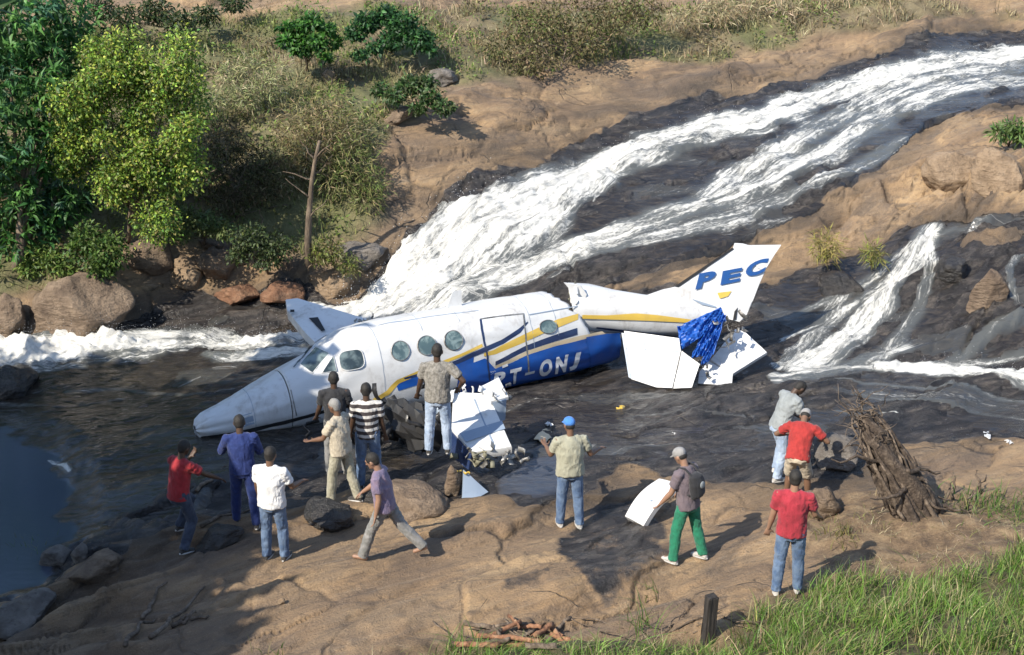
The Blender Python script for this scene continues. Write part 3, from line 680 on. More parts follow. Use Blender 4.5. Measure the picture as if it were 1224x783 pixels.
# slabs: wing and tail surfaces, an outline in space with real thickness and softened edges
def slab_mesh(name, top, thick, n_dir=None, bevel=.02, bulge=.0, jag=0.0):
    top = np.asarray(top, float); c = top.mean(0)
    if n_dir is None:
        _, _, vt = np.linalg.svd(top - c); n_dir = vt[2]
        if n_dir @ (np.array([0, 0, CAMZ]) - c) < 0: n_dir = -n_dir
    n_dir = np.asarray(n_dir) / np.linalg.norm(n_dir)
    bm = bmesh.new(); P = []
    for i in range(len(top)):
        a, b = top[i], top[(i + 1) % len(top)]; k = max(1, int(np.linalg.norm(b - a) / .12))
        for j in range(k): P.append(a + (b - a) * j / k)
    P = np.array(P)
    if jag: P = P + (P - c) * (rng.normal(size=(len(P), 1)) * jag)
    m = len(P); rings = []
    for kk, zz in ((1.0, -thick), (1.0, -bevel), (1 - bevel * .8, 0.0), (.7, bulge * .7), (.38, bulge)):
        Q = c + (P - c) * kk + n_dir * zz
        Q = Q + n_dir * (fbm(P[:, 0] * 2 + kk, P[:, 1] * 2 + P[:, 2], .5, 2, 5) * .015)[:, None] * (zz > -.01)
        rings.append([bm.verts.new(q) for q in Q - AINV])
    for r0, r1 in zip(rings[:-1], rings[1:]):
        for j in range(m): bm.faces.new((r0[j], r0[(j + 1) % m], r1[(j + 1) % m], r1[j]))
    bm.faces.new(rings[-1]); bm.faces.new(rings[0][::-1])
    return bm_mesh(name, bm)
def slab(name, top, thick, mat, parent=None, edge=None, sharp=38, **kw):
    o = new_obj(name, slab_mesh(name, top, thick, **kw), mat, parent if parent is not None else AIR)
    auto_smooth(o, sharp); return o
Z = at_z
def strip_on(name, quad, mat, lift=.012, parent=None, nx=8):
    q = np.array(quad); n = np.cross(q[1] - q[0], q[3] - q[0]); n /= np.linalg.norm(n)
    if n @ (np.array([0, 0, CAMZ]) - q[0]) < 0: n = -n
    V = [q[0] + (q[1] - q[0]) * i / nx + n * lift for i in range(nx + 1)] + [q[3] + (q[2] - q[3]) * i / nx + n * lift for i in range(nx + 1)]
    return air_part(name, V, [(i, i + 1, nx + 2 + i, nx + 1 + i) for i in range(nx)], mat, True, parent)
# near wing stub, sloping down toward the bank
W0 = Z(543, 466, 1.00)
Wn = None
wp = [Z(541.5, 468, 1.0), Z(584, 470, 1.0), Z(612, 534, .55), Z(565, 541, .5), Z(539.5, 512, .72)]
wing = slab('near_wing', wp, .17, M_WHITE, bulge=.02)
wc = np.mean(wp, 0); _, _, vt = np.linalg.svd(np.array(wp) - wc); WN = vt[2] * np.sign(vt[2] @ (np.array([0, 0, CAMZ]) - wc))
wpl = lambda u, v: at_plane(u, v, wc + WN * .005, WN)
strip_on('wing_band', [wpl(549, 519), wpl(600, 504), wpl(604, 513.5), wpl(557, 529.5)], M_GREYP, .024, wing)
strip_on('wing_seam', [wpl(566, 478), wpl(568, 478), wpl(590, 530), wpl(588, 530)], M_GREYP, .018, wing)
slab('wing_flap', [Z(573, 462, 1.08), Z(596, 451, 1.12), Z(608, 474, 1.02), Z(587, 480, 1.0)], .06, M_WHITE)
slab('wing_side_panel', [Z(588, 481, .98), Z(605.5, 478, 1.0), Z(604, 502, .62), Z(598, 504, .62)], .03, M_GREYP)
slab('wing_shaded_side', [wpl(537, 512) - WN * .03, wpl(563, 542) - WN * .04, Z(560, 562, .22), Z(533, 541, .3)], .03, M_NAVY)  # navy stands in for shade on the wing's thickness
def torn(name, c, n, size, mat, seed, parent=AIR, stretch=(1, 1, 1)):
    """crumpled strips of sheet metal about a point"""
    r = np.random.default_rng(seed); V = []; F = []
    for k in range(n):
        p = np.array(c) + r.normal(size=3) * size * np.array(stretch) * .5; d = r.normal(size=3); d /= np.linalg.norm(d); s = np.cross(d, r.normal(size=3)); s /= np.linalg.norm(s)
        L = size * r.uniform(.4, 1.0); w = size * r.uniform(.12, .4); b = len(V)
        for i in range(5):
            q = p + d * L * (i / 4 - .5) + np.cross(d, s) * L * .25 * math.sin(i * 1.3 + r.uniform(0, 2))
            V += [q - s * w * .5, q + s * w * .5 * r.uniform(.5, 1.1)]
        F += [(b + 2 * i, b + 2 * i + 1, b + 2 * i + 3, b + 2 * i + 2) for i in range(4)]
    me = mesh_py(name, np.array(V) - AINV, F, True); o = new_obj(name, me, mat, parent)
    m = o.modifiers.new('skin', 'SOLIDIFY'); m.thickness = .006; o['kind'] = 'stuff'; return o
torn('torn_wing_ribs', Z(588, 544, .44), 16, .34, M_METAL, 3, stretch=(1.5, .6, .4))
torn('torn_wing_ribs', Z(576, 554, .34), 10, .26, M_PRIMER, 4, stretch=(1.2, .5, .6))
torn('torn_wing_skin', Z(556, 468, 1.0), 9, .3, M_WHITE, 5, stretch=(1.6, .8, .4))
torn('torn_wing_skin', Z(602, 476, 1.0), 7, .2, M_METAL, 15)
slab('hanging_panel', [Z(554, 561, .38), Z(584, 588, .06), Z(570, 596, .04), Z(552.5, 599, .02)], .03, M_GREYP)
torn('yellow_wiring', Z(549, 566, .3), 5, .16, M_GOLD, 6)
# far wing
fw = [Z(341, 358, 1.28), Z(355, 356, 1.3), Z(399, 369, 1.2), Z(439, 381, 1.1), Z(433, 391, 1.02), Z(389, 401, .95), Z(376, 409, .9), Z(363, 396, 1.0), Z(343, 371, 1.16)]
fwing = slab('far_wing', fw, .2, M_WHITE, bulge=.02)
fc = np.mean(fw, 0); _, _, vt = np.linalg.svd(np.array(fw) - fc); FN = vt[2] * np.sign(vt[2] @ (np.array([0, 0, CAMZ]) - fc))
fpl = lambda u, v: at_plane(u, v, fc + FN * .02, FN)
strip_on('wing_gash', [fpl(369, 381), fpl(380, 380), fpl(389, 396), fpl(384, 396.5)], M_BLACKR, .02, fwing, 2)
strip_on('wing_gash', [fpl(347, 371), fpl(352, 371), fpl(352, 374), fpl(347, 374)], M_BLACKR, .02, fwing, 2)
torn('torn_wing_root', Z(437, 384, 1.12), 9, .22, M_METAL, 7)
# antenna on the roof
a0 = [F2W(hull_pt(np.array([x]), np.array([1.52]))[0]) for x in (4.98, 5.32)]
up = FR[2]; bk = FR[0]
bl = []
for s_ in (-.012, .012):
    o_ = FR[1] * s_
    bl += [a0[0] + o_ - up * .05, a0[1] + o_ - up * .05, a0[1] + o_ * .6 + up * .29 + bk * .04, a0[0] + o_ * .6 + up * .29 + bk * .2]
air_part('antenna', bl, [(0, 1, 2, 3), (7, 6, 5, 4), (0, 4, 5, 1), (1, 5, 6, 2), (2, 6, 7, 3), (3, 7, 4, 0)], M_WHITE, False)

# ------------------------------------------------------------------ broken tail
TY = 24.55
def tail_loft(name, secs, mat, nth=40, parent=None, cap=True):
    V = []; th = np.linspace(0, 2 * math.pi, nth, endpoint=False)
    for (u, v, y, w, h, tilt) in secs:
        c = at_y(u, v, y)
        yy_ = np.cos(th) * w; zz_ = np.sign(np.sin(th)) * np.abs(np.sin(th)) ** .9 * h
        V.append(c + np.stack([zz_ * math.sin(tilt) * 1.0, yy_, zz_], -1) + np.stack([0 * th, 0 * th, fbm(np.cos(th) + u / 60, np.sin(th) + v / 60, .5, 2, 11) * .03], -1))
    F = tube_faces(len(secs), nth)
    if cap: F += [tuple(range(nth)), tuple(range((len(secs) - 1) * nth, len(secs) * nth))[::-1]]
    return air_part(name, np.concatenate(V), F, mat, True, parent, 40)
tail = tail_loft('tail_cone', [(686, 367, 24.35, .44, .48, -.25), (705, 368, 24.40, .44, .46, -.05), (735, 372, 24.45, .40, .42, 0), (770, 377, 24.5, .34, .40, 0), (800, 379, 24.55, .28, .38, 0), (835, 383, 24.6, .2, .30, 0), (862, 380, 24.65, .08, .16, 0)], M_WHITE)
md = tail.modifiers.new('skin', 'SOLIDIFY'); md.thickness = .015
def tail_cast(u, v, off=.012):           # on the tail cone's camera side
    ys = np.array([24.35, 24.40, 24.45, 24.5, 24.55, 24.6, 24.65]); us = np.array([686, 705, 735, 770, 800, 835, 862.]); vs = np.array([367, 368, 372, 377, 379, 383, 380.])
    ws = np.array([.44, .44, .40, .34, .28, .2, .08]); hs = np.array([.48, .46, .42, .40, .38, .30, .16])
    yc, vc, w, h = [np.interp(u, us, a) for a in (ys, vs, ws, hs)]
    p = at_y(u, v, yc - w); c = at_y(u, vc, yc)
    for _ in range(4):
        s = np.clip((p[2] - c[2]) / h, -.98, .98); p = at_y(u, v, yc - w * math.sqrt(1 - s * s) - off)
    return p
def tail_strip(name, up, lo, mat, off=.012, n=30, rows=4):
    V = []
    U = np.array(up, float); Lw = np.array(lo, float)
    for r in range(rows):
        k = r / (rows - 1)
        for i in range(n):
            s = i / (n - 1); q = U[0] + (U[-1] - U[0]) * s if len(U) == 2 else np.array([np.interp(s, np.linspace(0, 1, len(U)), U[:, j]) for j in (0, 1)])
            w = np.array([np.interp(s, np.linspace(0, 1, len(Lw)), Lw[:, j]) for j in (0, 1)])
            V.append(tail_cast(*(q + (w - q) * k), off))
    return air_part(name, V, tube_faces(rows, n, False), mat, True, tail)
tail_strip('gold_stripe', [(696, 376.5), (726, 377), (760, 374.5), (785, 376.5), (826, 382)], [(696, 381), (726, 382), (760, 383), (785, 384), (826, 386)], M_GOLD, .03)
tail_strip('navy_stripe', [(713, 391), (760, 396), (812, 403)], [(713, 393), (760, 399), (812, 407)], M_NAVY, .03)
# torn skin at the break
slab('torn_hull_edge', [at_y(u, v, 24.05) for u, v in ((674, 338), (694, 341), (702, 352), (697, 366), (690, 358), (683, 352), (680, 345))], .03, M_WHITE, jag=.03)
torn('torn_hull_skin', at_y(689, 360, 24.1), 6, .22, M_WHITE, 8, stretch=(.5, .6, 1.2))
torn('torn_hull_frames', at_y(687, 356, 24.3), 12, .22, M_PRIMER, 9, stretch=(.5, .8, 1.2))
# fin on a plane that leans slightly away
fp0 = at_y(830, 350, 24.62); fnrm = np.array([.05, -math.cos(math.radians(18)), math.sin(math.radians(18))])
fpp = lambda u, v, o=0.0: at_plane(u, v, fp0 + fnrm * o, fnrm)
fin = slab('tail_fin', [fpp(*q) for q in ((770, 354), (793, 346), (811, 342), (877, 297), (879, 290.5), (888, 291), (895, 293), (934, 292.5), (927, 303), (916, 322), (908, 340), (901, 358), (895, 372), (888, 383), (872, 378), (850, 380), (800, 372))], .09, M_WHITE, n_dir=fnrm, bulge=.012)
strip_on('fin_leading_edge', [fpp(806, 342.5), fpp(875, 296), fpp(877.5, 297.5), fpp(811, 343.5)], M_BLACKR, .016, fin, 10)
slab('rudder_tip', [fpp(*q, .03) for q in ((893, 293.5), (934, 293), (925, 306), (914, 324), (905, 320), (898, 306))], .05, M_WHITE, fin, n_dir=fnrm)
for ch, q in (('P', [(831, 346.5), (839, 345), (858, 322.5), (836, 327)]), ('E', [(861, 341), (884, 336), (888, 319.5), (864, 324)]), ('C', [(890, 333), (913, 326), (920, 307), (893, 315)])):
    a, b, f = text_mesh(ch, .05, .0); px = quad_px(a, b, q if ch != 'P' else [(831, 346.5), (850, 341), (858, 322.5), (836, 327)])
    air_part('fin_letter', [fpp(x, y, .045) for x, y in px], f, M_PECBLUE, False, fin)
strip_on('fin_gold_mark', [fpp(857, 350), fpp(874, 348), fpp(870, 354), fpp(860, 357)], M_GOLD, .035, fin, 3)
strip_on('fin_shade_line', [fpp(826, 357), fpp(855, 366), fpp(856, 368), fpp(838, 364)], M_GREYP, .035, fin, 3)  # grey strip painted as a shade line on the fin
slab('rudder_stub', [fpp(*q, .05) for q in ((868, 372), (884, 358), (899, 360), (893, 376), (884, 385), (872, 382))], .1, M_WHITE, fin, n_dir=fnrm)
strip_on('rudder_gap', [fpp(877, 372), fpp(881, 367), fpp(879, 382), fpp(875, 383)], M_BLACKR, .07, fin, 3)
# tailplane hanging, facing the camera, lower edge on the rock
sn = np.array([-.25, -.80, .55]); sn /= np.linalg.norm(sn)
sp0 = at_y(780, 430, 23.5)
spp = lambda u, v, o=0.0: at_plane(u, v, sp0 + sn * o, sn)
stab = slab('tailplane', [spp(*q) for q in ((745.5, 395), (812, 404), (814, 419), (803.5, 464), (785, 463.5), (754.5, 453.5))], .08, M_WHITE, n_dir=sn)
slab('elevator', [spp(*q, .01) for q in ((815, 419), (836.5, 435), (827, 463.5), (805, 464.5))], .06, M_WHITE, n_dir=sn + np.array([.25, 0, 0]))
strip_on('tailplane_edge', [spp(743, 398), spp(746, 398.5), spp(755, 453), spp(751.5, 451)], M_GREYP, .01, stab, 8)
for q_ in ([(768, 399), (769, 399), (777, 459), (776, 459)], [(748, 415), (812, 420), (812, 421), (748, 416)]): strip_on('skin_seam', [spp(*a) for a in q_], M_GREYP, .012, stab, 8)
rn = np.array([-.1, -.55, .83]); rn /= np.linalg.norm(rn); rp0 = at_y(872, 425, 23.75)
rpp = lambda u, v, o=0.0: at_plane(u, v, rp0 + rn * o, rn)
slab('far_tailplane', [rpp(*q) for q in ((849, 430), (879, 393), (890, 396), (917, 421), (876, 447))], .08, M_WHITE, n_dir=rn)
slab('far_elevator', [rpp(*q, -.03) for q in ((847, 431), (876, 448), (875, 461), (834, 458.5), (836, 444))], .07, M_WHITE, n_dir=rn + np.array([0, -.35, 0]))
# crumpled blue skin
def crumple(name, quad, mat, n=22, amp=.09, seed=5, parent=AIR):
    q = [np.array(a, float) for a in quad]; V = []
    nn = np.cross(q[1] - q[0], q[3] - q[0]); nn /= np.linalg.norm(nn)
    if nn @ (np.array([0, 0, CAMZ]) - q[0]) < 0: nn = -nn
    for i in range(n):
        for j in range(n):
            a, b = i / (n - 1), j / (n - 1); p = q[0] * (1 - a) * (1 - b) + q[1] * a * (1 - b) + q[2] * a * b + q[3] * (1 - a) * b
            d = fbm(np.array([a * 3.2 + b * 1.2]), np.array([b * .7]), .55, 2, seed, ridged=True)[0] * amp * 1.5
            V.append(p + nn * d)
    o = air_part(name, V, tube_faces(n, n, False), mat, False, parent)
    m = o.modifiers.new('skin', 'SOLIDIFY'); m.thickness = .008; auto_smooth(o, 25); return o
c1 = at_y(840, 400, 23.65); cr = lambda u, v: at_plane(u, v, c1, (-.2, -.85, .5))
crumple('torn_blue_skin', [cr(810, 391), cr(862, 368), cr(868, 383), cr(814, 419)], M_TBLUE, seed=5)
crumple('torn_blue_skin', [cr(845, 382), cr(868, 376), cr(853, 424), cr(826, 428)], M_TBLUE, seed=9)
crumple('torn_blue_skin', [cr(848, 400), cr(863, 392), cr(848, 432), cr(838, 437)], M_TBLUE, seed=12, amp=.06)
torn('torn_grey_skin', cr(875, 398), 9, .3, M_METAL, 31)
torn('torn_white_skin', cr(842, 440), 6, .2, M_METAL, 33)
# crushed engine and belly wreckage between the nose and the near wing
torn('engine_wreckage', Z(470, 505, .45), 34, .55, M_BLACKR, 21, stretch=(1.7, .9, .7))
torn('engine_wreckage', Z(480, 500, .5), 10, .4, M_METAL, 22, stretch=(1.6, .8, .6))
torn('engine_wreckage', Z(510, 490, .6), 6, .35, M_GREYP, 23)
nac = []
for i in range(9):
    k = i / 8; c = Z(466, 492, .62) * (1 - k) + Z(520, 524, .42) * k; r_ = .34 * math.sin(.5 + 2.1 * k) ** .7
    a = np.linspace(0, 2 * math.pi, 18, endpoint=False); nac.append(c + np.stack([np.cos(a) * r_ * .8, np.cos(a) * r_ * .35, np.sin(a) * r_], -1) * (1 + .22 * np.sin(5 * a + i) + .15 * np.sin(9 * a - 2 * i))[:, None])
air_part('engine_nacelle', np.concatenate(nac), tube_faces(9, 18) + [tuple(range(18)), tuple(range(144, 162))[::-1]], M_BLACKR, False)
air_part('nose_lamp', [F2W((.62, .22, -.66)) + .07 * np.array([math.cos(a) * math.cos(b), math.sin(a) * math.cos(b), math.sin(b)]) for b in (-1.2, -.4, .4, 1.2) for a in np.linspace(0, 2 * math.pi, 10, endpoint=False)], tube_faces(4, 10) + [tuple(range(10)), tuple(range(30, 40))], M_WHITE)
# ------------------------------------------------------------------ people
def cloth(name, c, c2=None, scale=9, rough=.85, stripes=None, worn=.25):
    t = NT(name); p = t.coord('Object'); n = t.noise(p, scale, 5, .6)
    col = t.mix(t.remap(n, .35, .7), c, c2 or tuple(x * .72 for x in c))
    if stripes:
        w = t.n('ShaderNodeSeparateXYZ'); t.l(p, w.inputs[0])
        f = t.math('FRACT', t.math('MULTIPLY', w.outputs[2], stripes[0])); col = t.mix(t.remap(f, stripes[1], stripes[1] + .06), col, stripes[2])
    wr = t.noise(t.mapping(p, scale=(1, 1, .6)), 11, 4, .6, .8)
    return t.set(color=col, rough=rough, sheen=.15, normal=t.bump(t.math('ADD', wr, t.math('MULTIPLY', t.noise(p, 120, 2), .1)), .55, .045))
def skin_mat(name, c):
    t = NT(name); p = t.coord('Object'); n = t.noise(p, 14, 4)
    return t.set(color=t.mix(n, c, tuple(x * .8 for x in c)), rough=.5, normal=t.bump(t.noise(p, 60, 3), .15, .01))
SK_D = skin_mat('dark_skin', (.085, .048, .030)); SK_M = skin_mat('brown_skin', (.19, .105, .065)); SK_L = skin_mat('light_brown_skin', (.33, .19, .125))
t = NT('black_hair'); p = t.coord('Object'); M_HAIR = t.set(color=t.mix(t.noise(p, 60, 3), (.008, .007, .006), (.03, .025, .02)), rough=.7, normal=t.bump(t.noise(p, 90, 3), .6, .01))
t = NT('grey_hair'); p = t.coord('Object'); M_GHAIR = t.set(color=t.mix(t.noise(p, 60, 3), (.16, .15, .14), (.34, .33, .31)), rough=.8, normal=t.bump(t.noise(p, 90, 3), .6, .01))
M_EYE = cloth('dark_eye', (.01, .01, .01), rough=.2)
M_LIP = cloth('lip', (.13, .06, .05), rough=.5)
C_JEAN = cloth('blue_denim', (.055, .10, .19), (.14, .20, .30), 7); C_JEANL = cloth('light_denim', (.26, .34, .46), (.40, .47, .58), 6); C_JEAND = cloth('dark_denim', (.02, .03, .055), (.05, .065, .1), 7)
C_RED = cloth('red_cotton', (.34, .018, .024)); C_RED2 = cloth('bright_red_cotton', (.36, .026, .022)); C_RED3 = cloth('crimson_cotton', (.36, .024, .04)); C_WHITE = cloth('white_cotton', (.74, .73, .72), (.66, .66, .66))
C_COVER = cloth('royal_blue_coverall', (.010, .024, .12), (.014, .034, .15)); C_BEIGE = cloth('beige_cotton', (.52, .45, .34)); C_KHAKI = cloth('khaki_trouser', (.30, .28, .20), (.40, .37, .28))
C_STRIPE = cloth('striped_cotton', (.045, .035, .035), stripes=(9.5, .52, (.55, .53, .50))); C_BLACK = cloth('black_cotton', (.022, .022, .025)); C_PURPLE = cloth('faded_purple_cotton', (.16, .13, .21), (.24, .17, .22))
C_GREYT = cloth('grey_trouser', (.17, .17, .16), (.26, .25, .24)); C_CAMO = cloth('mottled_grey_cotton', (.27, .25, .22), (.13, .12, .10), 26); C_OLIVE = cloth('olive_grey_cotton', (.36, .35, .26), (.28, .27, .2))
C_GREEN = cloth('green_trouser', (.012, .19, .10), (.01, .13, .07)); C_MAUVE = cloth('grey_mauve_cotton', (.12, .095, .11), (.17, .13, .14)); C_LGREY = cloth('light_grey_cotton', (.27, .29, .29)); C_SHORT = cloth('beige_short', (.50, .42, .31))
C_SHOE = cloth('pale_shoe', (.50, .47, .43)); C_SHOED = cloth('dark_shoe', (.05, .045, .04)); C_CAPB = cloth('blue_cap', (.06, .22, .60)); C_CAPG = cloth('grey_cap', (.30, .29, .28)); C_CAPW = cloth('white_cap_front', (.7, .69, .66))
C_SOLE = cloth('white_sole', (.6, .58, .55)); C_BELT = cloth('dark_belt', (.03, .025, .02))

def el_capsule(p0, p1, r0, r1, seg=12):
    p0 = np.array(p0, float); p1 = np.array(p1, float); d = p1 - p0; L = np.linalg.norm(d); d = d / max(L, 1e-6)
    a = np.array([1., 0, 0]) if abs(d[0]) < .8 else np.array([0, 1., 0]); s = np.cross(d, a); s /= np.linalg.norm(s); q = np.cross(d, s)
    V = []; th = np.linspace(0, 2 * math.pi, seg, endpoint=False)
    prof = [(-math.sin(b) * r0, math.cos(b) * r0, p0) for b in (1.2, .75, .35)] + [(0, r0, p0), (0, (r0 + r1) / 2, (p0 + p1) / 2), (0, r1, p1)] + [(math.sin(b) * r1, math.cos(b) * r1, p1) for b in (.35, .75, 1.2)]
    for h, r, c in prof: V.append(c + d * h + np.cos(th)[:, None] * s * r + np.sin(th)[:, None] * q * r)
    n = len(prof); return np.concatenate(V), tube_faces(n, seg) + [tuple(range(seg))[::-1], tuple(range((n - 1) * seg, n * seg))]
def el_loft(rings, seg=20):             # rings: (centre, xaxis*rx, yaxis*ry)
    th = np.linspace(0, 2 * math.pi, seg, endpoint=False); V = [np.array(c) + np.cos(th)[:, None] * np.array(a) + np.sin(th)[:, None] * np.array(b) for c, a, b in rings]
    n = len(rings); return np.concatenate(V), tube_faces(n, seg) + [tuple(range(seg))[::-1], tuple(range((n - 1) * seg, n * seg))]
def el_ball(c, r, R=None, seg=14):
    V = []; r = np.array(r, float); R = np.eye(3) if R is None else R
    for b in np.linspace(-1.35, 1.35, 9):
        for a in np.linspace(0, 2 * math.pi, seg, endpoint=False): V.append(np.array(c) + R @ (r * np.array([math.cos(a) * math.cos(b), math.sin(a) * math.cos(b), math.sin(b)])))
    return np.array(V), tube_faces(9, seg) + [tuple(range(seg))[::-1], tuple(range(8 * seg, 9 * seg))]
def fuse(name, els, voxel, smooth_it=4, dec=None, wrinkle=0.0, seed=0):
    V = []; F = []; b = 0
    for v, f in els:
        V.append(v); F += [tuple(i + b for i in q) for q in f]; b += len(v)
    me = mesh_py('tmp', np.concatenate(V), F)
    bm = bmesh.new(); bm.from_mesh(me); bmesh.ops.recalc_face_normals(bm, faces=bm.faces[:]); bm.to_mesh(me); bm.free()
    o = bpy.data.objects.new('tmp', me); COL.objects.link(o)
    m = o.modifiers.new('r', 'REMESH'); m.mode = 'VOXEL'; m.voxel_size = voxel
    s = o.modifiers.new('s', 'SMOOTH'); s.factor = .5; s.iterations = smooth_it
    if dec: d = o.modifiers.new('d', 'DECIMATE'); d.ratio = dec
    bpy.context.view_layer.update(); dg = bpy.context.evaluated_depsgraph_get()
    r = bpy.data.meshes.new_from_object(o.evaluated_get(dg)); bpy.data.objects.remove(o); bpy.data.meshes.remove(me)
    r.name = name
    n = len(r.vertices); co = np.empty(n * 3, np.float32); r.vertices.foreach_get('co', co); co = co.reshape(-1, 3)
    if wrinkle and n:
        nr = np.array([v.normal[:] for v in r.vertices])
        w = fbm(co[:, 0] * 1.3 + co[:, 2] * .9 + seed, co[:, 1] * 1.3 - co[:, 2] * 1.7, .13, 3, seed, ridged=True)
        co = co + nr * (w * wrinkle)[:, None]; r.vertices.foreach_set('co', co.astype(np.float32).ravel())
    for p in r.polygons: p.use_smooth = True
    return r
def rx(a): c, s = math.cos(a), math.sin(a); return np.array([[1, 0, 0], [0, c, -s], [0, s, c]])
def rz(a): c, s = math.cos(a), math.sin(a); return np.array([[c, -s, 0], [s, c, 0], [0, 0, 1]])
D2R = math.radians
def person(label, foot, yaw, height=1.72, lean=2, twist=0, head=(0, 0), arms=((8, 8, 12, 0), (8, 8, 12, 0)), legs=((0, 3, 2), (0, 3, 2)), skin=SK_M, shirt=None, pants=None, shoes=C_SHOE,
           hair=M_HAIR, cap=None, sleeve=.55, shorts=False, build=1.0, backpack=False, long_sleeve=False, belt=False, sit=0.0, seed=1, loose=1.0, bare=False):
    """arms: (forward, out, elbow, inward) degrees for left then right; legs: (forward, out, knee)"""
    root = empty('person', tuple(foot), D2R(yaw), label=label, category='person', group='onlookers around the aircraft wreck')
    S = height / 1.72
    Tm = rz(D2R(twist)) @ rx(-D2R(lean))
    # legs first, find the pelvis height
    J = []
    for side, (fw, out, kn) in zip((-1, 1), legs):
        a, b, k = D2R(fw), D2R(out), D2R(kn)
        d1 = np.array([side * math.sin(b), math.sin(a) * math.cos(b), -math.cos(a) * math.cos(b)])
        d2 = np.array([side * math.sin(b) * .6, math.sin(a - k) * math.cos(b), -math.cos(a - k) * math.cos(b)])
        h0 = np.array([side * .085, 0, 0]); kn_ = h0 + d1 * .43; an = kn_ + d2 * .41
        J.append((h0, kn_, an, a - k))
    pz = .085 - min(j[2][2] for j in J)
    hip = np.array([0, 0, pz])
    J = [(h + hip, k + hip, a + hip, r) for h, k, a, r in J]
    midx = np.mean([j[2][:2] for j in J], 0); off = np.array([-midx[0], -midx[1], 0]); hip = hip + off; J = [(h + off, k + off, a + off, r) for h, k, a, r in J]
    def tor(x, y, z): return hip + Tm @ np.array([x * build, y * build, z])
    X, Yv = Tm @ np.array([1, 0, 0]), Tm @ np.array([0, 1, 0])
    def ring(z, wx, wy, y=0.0): return (tor(0, y, z), X * wx * build, Yv * wy * build)
    nb = tor(0, -.005, .53); Hm = Tm @ rx(-D2R(head[0])) @ rz(D2R(head[1])); hc = nb + Hm @ np.array([0, .025, .155])
    A = []
    for side, (fw, out, el, inn) in zip((-1, 1), arms):
        a, b, e, i_ = D2R(fw), D2R(out), D2R(el), D2R(inn)
        sh = tor(side * .175, 0, .458)
        d1 = np.array([side * math.sin(b), math.sin(a) * math.cos(b), -math.cos(a) * math.cos(b)])
        b2 = b - i_; d2 = np.array([side * math.sin(b2), math.sin(a + e) * math.cos(b2), -math.cos(a + e) * math.cos(b2)])
        elb = sh + d1 * .285; wr = elb + d2 * .25
        A.append((sh, elb, wr, d2, side))
    # ---- body: one continuous surface
    els = [el_loft([ring(-.06, .12, .09), ring(.06, .135, .095), ring(.18, .125, .09), ring(.32, .14, .1), ring(.42, .14, .085), ring(.48, .10, .06)])]
    els += [el_capsule(tor(-.14, 0, .448), tor(.14, 0, .448), .045, .045), el_capsule(nb - Tm @ np.array([0, 0, .06]), hc - Hm @ np.array([0, .03, .05]), .056, .05)]
    hd = lambda x, y, z: hc + Hm @ np.array([x, y, z])
    els += [el_ball(hc, (.074, .094, .108), Hm), el_ball(hd(0, .03, -.055), (.054, .058, .06), Hm), el_capsule(hd(0, .086, .012), hd(0, .104, -.022), .010, .015, 8), el_capsule(hd(-.03, .078, .034), hd(.03, .078, .034), .014, .014, 8),
            el_ball(hd(0, .076, -.088), (.022, .018, .016), Hm), el_ball(hd(-.077, -.006, -.01), (.012, .022, .034), Hm), el_ball(hd(.077, -.006, -.01), (.012, .022, .034), Hm)]
    for sh, elb, wr, d2, side in A:
        els += [el_capsule(sh, elb, .052 * build, .040 * build), el_capsule(elb, elb + (wr - elb) * .35, .040, .042), el_capsule(elb + (wr - elb) * .35, wr, .042, .026)]
        f = d2; up_ = np.cross(np.array([side, .0, 0]), f); up_ /= np.linalg.norm(up_) + 1e-6; lat = np.cross(f, up_)   # lat across the palm
        pc = wr + f * .055
        els += [el_loft([(wr + f * .0, lat * .024, up_ * .016), (wr + f * .04, lat * .040, up_ * .016), (wr + f * .09, lat * .043, up_ * .014), (wr + f * .10, lat * .038, up_ * .011)], 12)]
        for q, (ln, so) in enumerate(((.075, -.034), (.085, -.0115), (.080, .0115), (.064, .034))):
            b0 = wr + f * .092 + lat * so; m1 = b0 + (f + lat * so * 2.2 - up_ * .25) * ln * .5; m2 = m1 + (f * .75 + lat * so * 2.2 - up_ * .75) * ln * .45
            els += [el_capsule(b0, m1, .0092, .0088, 8), el_capsule(m1, m2, .0088, .0078, 8)]
        tb = wr + f * .025 + lat * (-.034); tm = tb + (f * .6 - lat * .75 - up_ * .25) * .045; te = tm + (f * .9 - lat * .25 - up_ * .3) * .035
        els += [el_capsule(tb, tm, .013, .011, 8), el_capsule(tm, te, .0105, .009, 8)]
    for h0, k, a, r in J:
        els += [el_capsule(h0, k, .075, .052), el_capsule(k, k + (a - k) * .4, .052, .056), el_capsule(k + (a - k) * .4, a, .056, .036)]
        ft = np.array([0, math.cos(r * .5), math.sin(r * .5)]); 
        els += [el_capsule(a - ft * .035 - np.array([0, 0, .035]), a + ft * .13 - np.array([0, 0, .05]), .036, .030)]
    def put(nm, me, mat, par=root):
        me.transform(Matrix.Scale(S, 4)); return new_obj(nm, me, mat, par)
    body = put('body', fuse('body', els, .0095, 3, .45), skin)
    # ---- hair or cap
    if cap is None:
        h = fuse('hair', [el_ball(hd(0, -.014, .022), (.081, .096, .100), Hm), el_ball(hd(0, -.04, -.02), (.070, .06, .07), Hm)], .011, 2, .5, .006, seed); put('hair', h, hair)
    else:
        els = [el_ball(hd(0, -.004, .045), (.086, .106, .082), Hm)]
        cp_ = put('cap', fuse('cap', els, .011, 2, .5), cap)
        br = [el_loft([(hd(0, .06, .035), Hm @ np.array([.075, 0, 0]), Hm @ np.array([0, .03, 0.012])), (hd(0, .085, .03), Hm @ np.array([.078, 0, 0]), Hm @ np.array([0, .07, 0])), (hd(0, .087, .022), Hm @ np.array([.076, 0, 0]), Hm @ np.array([0, .068, 0]))], 18)]
